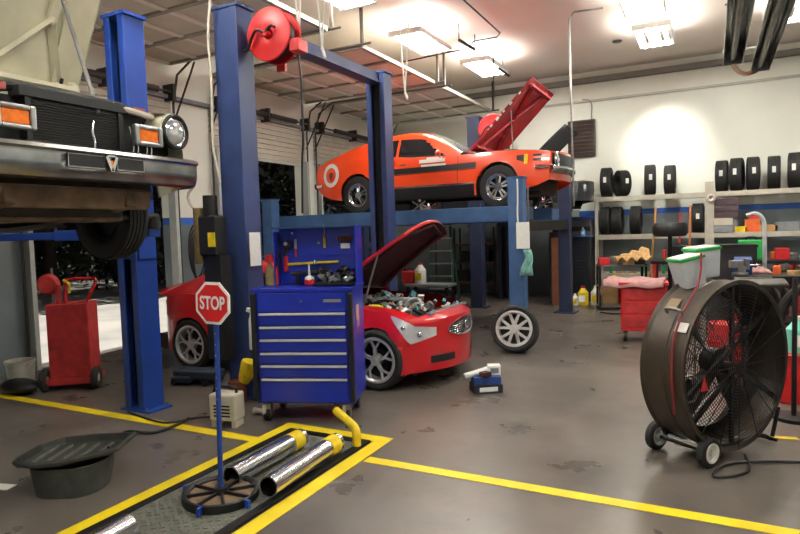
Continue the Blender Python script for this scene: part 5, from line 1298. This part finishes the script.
# piles at the left foot of the rack
o = empty('broken_box', (-1.60,12.6,0), .3, 'low steel shelf unit with parts in front of the rack', 'shelf unit')
for z in (.05,.45,.85): MB().bb(-.45,.45,-.2,.2,z,z+.03).build('shelf', STEEL, o)
for sx in (-1,1):
    for sy in (-1,1): MB().bb(sx*.43-.02,sx*.43+.02,sy*.18-.02,sy*.18+.02,0,.9).build('post', DKM, o)
SM = Matrix.Translation((-1.60,12.6,0)) @ Matrix.Rotation(.3,4,'Z')
for k, (x, mt, lab, d) in enumerate(((-.33,RED,'red tin on the low steel unit, left end',(.2,.2,.14)),(-.1,STEEL,'crumpled silver part on the low steel unit',(.22,.2,.16)),(.13,TAN,'torn cardboard piece on the low steel unit',(.24,.2,.2)),(.35,BLK,'black case on the low steel unit, right end',(.2,.22,.24)))):
    o = empty('parts_tin' if k < 2 else 'parts_box', SM @ Vector((x,0,.881)), .3+k, lab, 'box'); MB().bb(-d[0]/2,d[0]/2,-d[1]/2,d[1]/2,0,d[2]).build('box_body', mt, o, bevel=.015); MB().box((0,0,d[2]+.005),(d[0]*.9,d[1]*.9,.01)).build('lid', mt, o)
# air hose on the floor near the rack
tag(MB().tube([(-1.9,11.9,.012),(-1.6,11.7,.012),(-1.5,11.9,.012),(-1.2,11.6,.012),(-1.35,11.4,.012)],.012,6,2).build('floor_hose', BLK, smooth=True), 'thin black hose on the floor in front of the rack', 'hose')

# ------------------------------------------------------------------ far background under the orange car
o = empty('step_ladder', (-5.6,12.95,0), math.radians(10), 'green step ladder standing by the back wall behind the red coupe', 'ladder')
for s_ in (-1,1):
    MB().bar((s_*.30,-.35,0),(s_*.18,0,2.0),.05,.03).build('front_rail', GRNL, o); MB().bar((s_*.28,.40,0),(s_*.17,.05,1.95),.04,.03).build('rear_rail', GRNL, o)
for k in range(6): z = .3+k*.29; w = .30-.06*k/6*1.0; MB().bb(-w+.02,w-.02,-.35+.35*z/2-.06,-.35+.35*z/2+.04,z,z+.03).build('step', ALU, o)
MB().bb(-.2,.2,-.08,.16,1.98,2.02).build('top_cap', ALU, o)
o = empty('storage_shelf', (-5.22,14.42,0), 0, 'dark shelf unit with brown boards below the orange car', 'shelf unit')
for z in (.3,.8,1.25): MB().bb(-.6,.45,-.22,.22,z,z+.05).build('shelf', BROWN, o)
for sx in (-.6,.45):
    for sy in (-.2,.2): MB().bb(sx-.02,sx+.02,sy-.02,sy+.02,0,1.7).build('post', DKM, o)
for k, (x, z, mt, lab) in enumerate(((-.4,.35,BLK,'black bin at lower left of the dark shelf unit'),(0,.35,GREYM,'grey bin at the bottom of the dark shelf unit'),(-.3,.85,DKM,'dark bin on the middle board of the shelf unit'),(.15,.85,BLK,'black bin on the middle board of the shelf unit'),(-.2,1.3,GREYM,'grey bin on the top board of the shelf unit'))):
    b = empty('storage_bin', (-5.22+x,14.37,z+.001), 0, lab, 'bin'); MB().bb(-.16,.16,-.15,.15,0,.26).build('bin_body', mt, b, bevel=.01); MB().bb(-.165,.165,-.155,.155,.26,.28).build('lid', mt, b)
d6 = struct(MB().bb(-4.05+.55,-4.05+1.25,14.70,14.745,0,2.05).build('door_6', DOORG)); 
h_ = MB().ball((-2.9,14.66,1.0),.035).build('door_handle', STEEL, d6)
o = lx_ = on(503,260,1,14.3).x
o = empty('grey_locker', (lx_+.03,14.5,0), 0, 'tall pale locker against the back wall under the orange car nose', 'locker')
MB().bb(-.22,.22,-.2,.2,0,1.95).build('locker_body', DOORG, o, bevel=.006)
for sx in (-1,1):
    d = MB().bb(sx*.11-.10,sx*.11+.10,-.212,-.2,.05,1.9).build('locker_door', DOORG, o); MB().bb(sx*.04-.008,sx*.04+.008,-.225,-.212,.95,1.1).build('handle', DKM, d)
o = empty('plywood_sheet', (-2.80,12.78,0), math.radians(8), 'brown plywood board standing upright behind the towel', 'board')
MB().box((0,0,.72),(.42,.04,1.44),(.06,0,0)).build('board', BROWN, o); MB().box((0,.12,.6),(.36,.03,1.2),(.06,0,0)).build('board_behind', M('board_dark',(80,56,44),.6), o)
o = empty('fluid_tank', (-2.95,13.28,0), 0, 'dark tank standing beyond the brown board', 'tank')
MB().cyl((0,0,.03),(0,0,1.55),.22,n=28).build('tank_body', M('tank_dark',(54,58,64),.5), o, smooth=True); MB().cyl((0,0,1.55),(0,0,1.62),.16).cyl((0,0,0),(0,0,.03),.24).build('lid', DKM, o)
def canister(loc, label, mat, top):
    o = empty('fuel_can', loc, .2, label, 'can'); MB().bb(-.14,.14,-.1,.1,0,.28).build('can_body', mat, o, bevel=.03); MB().cyl((-.08,0,.28),(-.08,0,.34),.03).build('spout', top, o); MB().tube([(-.02,0,.28),(-.02,0,.33),(.10,0,.33),(.10,0,.28)],.012,6,1).build('handle', top, o)
wb = bench(-6.05,-5.0,10.9+.9,12.3,.50,'low grey bench behind the red coupe hood',top=GREYM,leg=DKM)
canister((on(409,285,1,11.95).x,11.95,.502),'red fuel can on the low bench behind the coupe hood',RED,DKM)
jug(421,290,11.95,WHT,'white jug with red cap beside the red fuel can',1.5,z=.502,capm=RED)

# wall fan / dark shutter on back wall
o = empty('wall_exhaust_fan', (-2.72,14.72,3.72), 0, 'dark square louvred exhaust fan high on the back wall', 'exhaust fan')
MB().bb(-.31,.31,-.09,.03,-.42,.42).build('housing', M('shutter_brown',(58,46,44),.5,0,.2,6), o, bevel=.01)
m = MB(); [m.box((0,-.10,-.36+k*.09),(.54,.03,.07),(.5,0,0)) for k in range(9)]; m.build('louvre', M('louvre_brown',(70,56,52),.5,0,.2,6), o)
tag(MB().tube([(-2.5,14.7,4.15),(-2.48,14.7,4.5),(-2.55,14.7,4.6),(-2.7,14.7,4.62)],.012,6,2).build('wall_conduit', GREYM, smooth=True), 'thin conduit curving above the dark wall fan', 'conduit')

# ------------------------------------------------------------------ ceiling lights
LGT = M('lit_tube', (250,250,242), .5, emit=58)
def light(x, y, label, rz=0, e=True):
    o = empty('ceiling_light', (x,y,4.95), rz, label, 'ceiling light', 'high-bay fluorescent lights')
    MB().bb(-.30,.30,-.66,-.59,-.03,.05).bb(-.30,.30,.59,.66,-.03,.05).bb(-.05,.05,-.62,.62,.03,.08).bb(-.30,-.27,-.62,.62,-.02,.05).bb(.27,.30,-.62,.62,-.02,.05).build('housing', WHT, o)
    m = MB()
    for k in range(4): m.cyl((-.19+k*.127,-.58,-.01),(-.19+k*.127,.58,-.01),.03,n=10)
    m.build('fluorescent_tube', LGT, o)
    m = MB()
    for s_ in (-1,1): m.bar((-.05,s_*.55,.06),(0,s_*.4,.3),.006,.006).bar((.05,s_*.55,.06),(0,s_*.4,.3),.006,.006)
    m.build('hanger_wire', STEEL, o)
    return o
L = [(-4.52,7.0,'lit fluorescent fixture at the top edge above the red hose reel'),(-4.5,9.7,'glaring fluorescent fixture in the left row, over the orange car roof'),(-4.1,11.9,'fluorescent fixture at the far end of the left row'),
     (-.92,9.7,'bright square fixture in the middle row, nearer one'),(-.9,11.6,'bright square fixture in the middle row, farther one by the back wall'),(1.25,11.4,'bright fixture at the right edge beyond the tube heater'),
     (-1.0,5.0,'fixture overhead in the middle row, above the grate'),(-4.5,3.4,'fixture overhead above the cream car hood'),(1.8,7.0,'fixture overhead on the right side'),(1.8,2.5,'fixture overhead right of the camera'),(-1.0,.8,'fixture overhead in the middle row behind the camera'),(-4.5,-.2,'fixture overhead at the near left')]
l0 = None
for i, (x, y, lab) in enumerate(L):
    if l0 is None: l0 = light(x, y, lab)
    else: dup(l0, (x,y,4.95), (0,0,0), lab)
sp = bpy.data.objects.new('wall_wash_lamp', bpy.data.lights.new('wall_wash_lamp', 'SPOT')); COL.objects.link(sp)
sp.location = (-.9,12.85,4.9); sp.data.energy = 230; sp.data.spot_size = math.radians(54); sp.data.spot_blend = .8; sp.data.shadow_soft_size = .12; sp.data.color = (1,.99,.92)
sp.rotation_euler = (sp.location-Vector((-.9,14.75,3.2))).to_track_quat('Z','Y').to_euler()
# white V hanger cables
def vcab(px, py, Y, label):
    p = on(px,py,1,Y); o = tag(MB().cyl((-.09,0,ZC-p.z),(0,0,0),.012,n=6).cyl((.12,0,ZC-p.z),(0,0,0),.012,n=6).cyl((0,0,0),(.04,0,-.12),.02,n=6).build('hanger_cable', WHT, loc=p), label, 'cable', 'white hanger cables')
vcab(299,36,5.6,'white hanging cable pair just right of the hose reel'); vcab(322,48,6.2,'white hanging cable pair above the slate blue overhead beam'); vcab(405,92,9.0,'white hanging cable pair left of the glaring light')
# conduits
def cond(pts, label, r=.014, mat=DKM, name='ceiling_conduit'): return tag(MB().tube(pts, r, 8).build(name, mat, smooth=True), label, 'conduit')
def oz(px, py, z): return on(px,py,2,z)
cond([oz(455,-8,5.2),oz(500,33,5.2),oz(497,37,5.2),oz(474,41,5.2),oz(470,46,5.2)], 'dark conduit zigzagging across the ceiling above the orange car')
pa = oz(493,44,5.2)
cond([oz(384,66,5.2),oz(450,52,5.2),pa,(pa.x,pa.y,4.2)], 'dark pipe crossing the ceiling and dropping near the open red hood')
pb = on(568,22,1,11.6); 
cond([on(603,8,2,5.15),on(574,12,2,5.15),on(569,18,2,5.0),(max(-1.99,on(569,18,2,5.0).x),on(569,18,2,5.0).y,2.0)], 'pale vertical pole dropping from the ceiling past the dark wall fan', .016, STEEL, 'hanging_pole')
m = MB(); a = oz(458,38,4.9); 
tag(MB().bar(oz(459,40,4.95),oz(475,50,4.95),.04,.04).bar(oz(459,40,4.95),oz(459,40,4.95)+Vector((0,0,.28)),.015,.015).bar(oz(475,50,4.95),oz(475,50,4.95)+Vector((0,0,.28)),.015,.015).build('hanging_bracket', DKM), 'short dark bracket hung from the ceiling above the orange car', 'bracket')
tag(MB().bar(oz(498,68,4.9),oz(509,76,4.9),.04,.04).bar(oz(503,72,4.9),oz(503,72,4.9)+Vector((0,0,.35)),.015,.015).build('hanging_bracket', DKM), 'short dark bracket hung near the back wall above the red hood', 'bracket')
tag(MB().lathe([(.001,0),(.08,0),(.09,.02),(.001,.03)], n=20).build('smoke_detector', DKM, loc=(on(617,42,2,5.22).x,on(617,42,2,5.22).y,5.218)), 'small dark disc on the ceiling left of the bright fixtures', 'detector')

# ------------------------------------------------------------------ radiant tube heater
o = empty('radiant_heater', (.53,9.3,4.42), 0, 'polished radiant tube heater hanging from the ceiling at upper right', 'heater')
def heater():
    y0 = -3.2
    for xc, y1 in ((-.22,2.5),(.22,3.3)):
        m = MB(); pr = [(-.15,-.10),(-.13,.02),(-.06,.13),(.06,.13),(.13,.02),(.15,-.10)]
        m.grid([[(xc+x, y, z) for x, z in pr] for y in (y0,y1)]); m.build('reflector', M('polished_reflector',(170,168,164),.22,1,.3,5), o, solid=.008)
        for ye in (y0,y1): MB().prism([(xc+x,z) for x, z in pr], .006, Matrix(((1,0,0),(0,0,1),(0,1,0))), (0,ye,0)).build('reflector_end', STEEL, o)
        MB().cyl((xc,y0-.1,0),(xc,y1+.08,0),.05,n=18).build('burner_tube', M('scorched_tube',(92,80,70),.4,.8,.3,5), o, smooth=True)
    MB().tube([(-.22,2.55,0),(-.22,2.8,-.02),(-.12,3.3,-.05),(.0,3.6,-.06),(.15,3.65,-.03),(.22,3.55,0),(.22,3.3,0)],.04,14,2).build('return_bend', M('bend_copper',(150,110,80),.35,.8,.2,6), o, smooth=True)
    MB().bb(-.45,.05,y0-.5,y0-.1,-.15,.25).build('burner_box', STEEL, o, bevel=.01)
    for y in (-2.6,0,2.5):
        MB().bar((-.22,y,.14),(-.22,y,.8),.012,.012).bar((.22,y,.14),(.22,y,.8),.012,.012).bar((-.38,y,.14),(.38,y,.14),.03,.02).build('hanger', STEEL, o)
heater()
# stray litter on floor
tag(MB().box((0,0,.002),(.16,.09,.003),(0,0,.3)).build('floor_scrap', PAPER, loc=on(2,487,2,.001)), 'white scrap on the floor at the lower left edge', 'scrap')
tag(MB().box((0,0,.003),(.20,.06,.004),(0,0,.2)).build('floor_scrap', YEL, loc=on(783,438,2,.001)), 'yellowish strip on the floor right of the fan', 'scrap')

# ------------------------------------------------------------------ light and view
w = bpy.data.worlds.new('World'); S.world = w; w.use_nodes = True; nt = w.node_tree
bg = nt.nodes['Background']; sky = nt.nodes.new('ShaderNodeTexSky'); sky.sky_type = 'HOSEK_WILKIE'
sky.sun_direction = Vector((-.1,.55,.8)).normalized(); sky.turbidity = 3
nt.links.new(sky.outputs['Color'], bg.inputs['Color']); bg.inputs['Strength'].default_value = .16
sun = bpy.data.objects.new('sun', bpy.data.lights.new('sun', 'SUN')); COL.objects.link(sun)
sun.data.energy = 6; sun.data.angle = .01; sun.data.color = (1,.95,.88)
sun.rotation_euler = Vector((-.08,.5,.85)).to_track_quat('Z','Y').to_euler()
vs = S.view_settings; S.display_settings.display_device = 'sRGB'
vs.view_transform = 'Standard'; vs.look = 'None'; vs.gamma = 1; vs.use_curve_mapping = False; vs.exposure = .2
S.cycles.max_bounces = 8; S.cycles.diffuse_bounces = 5
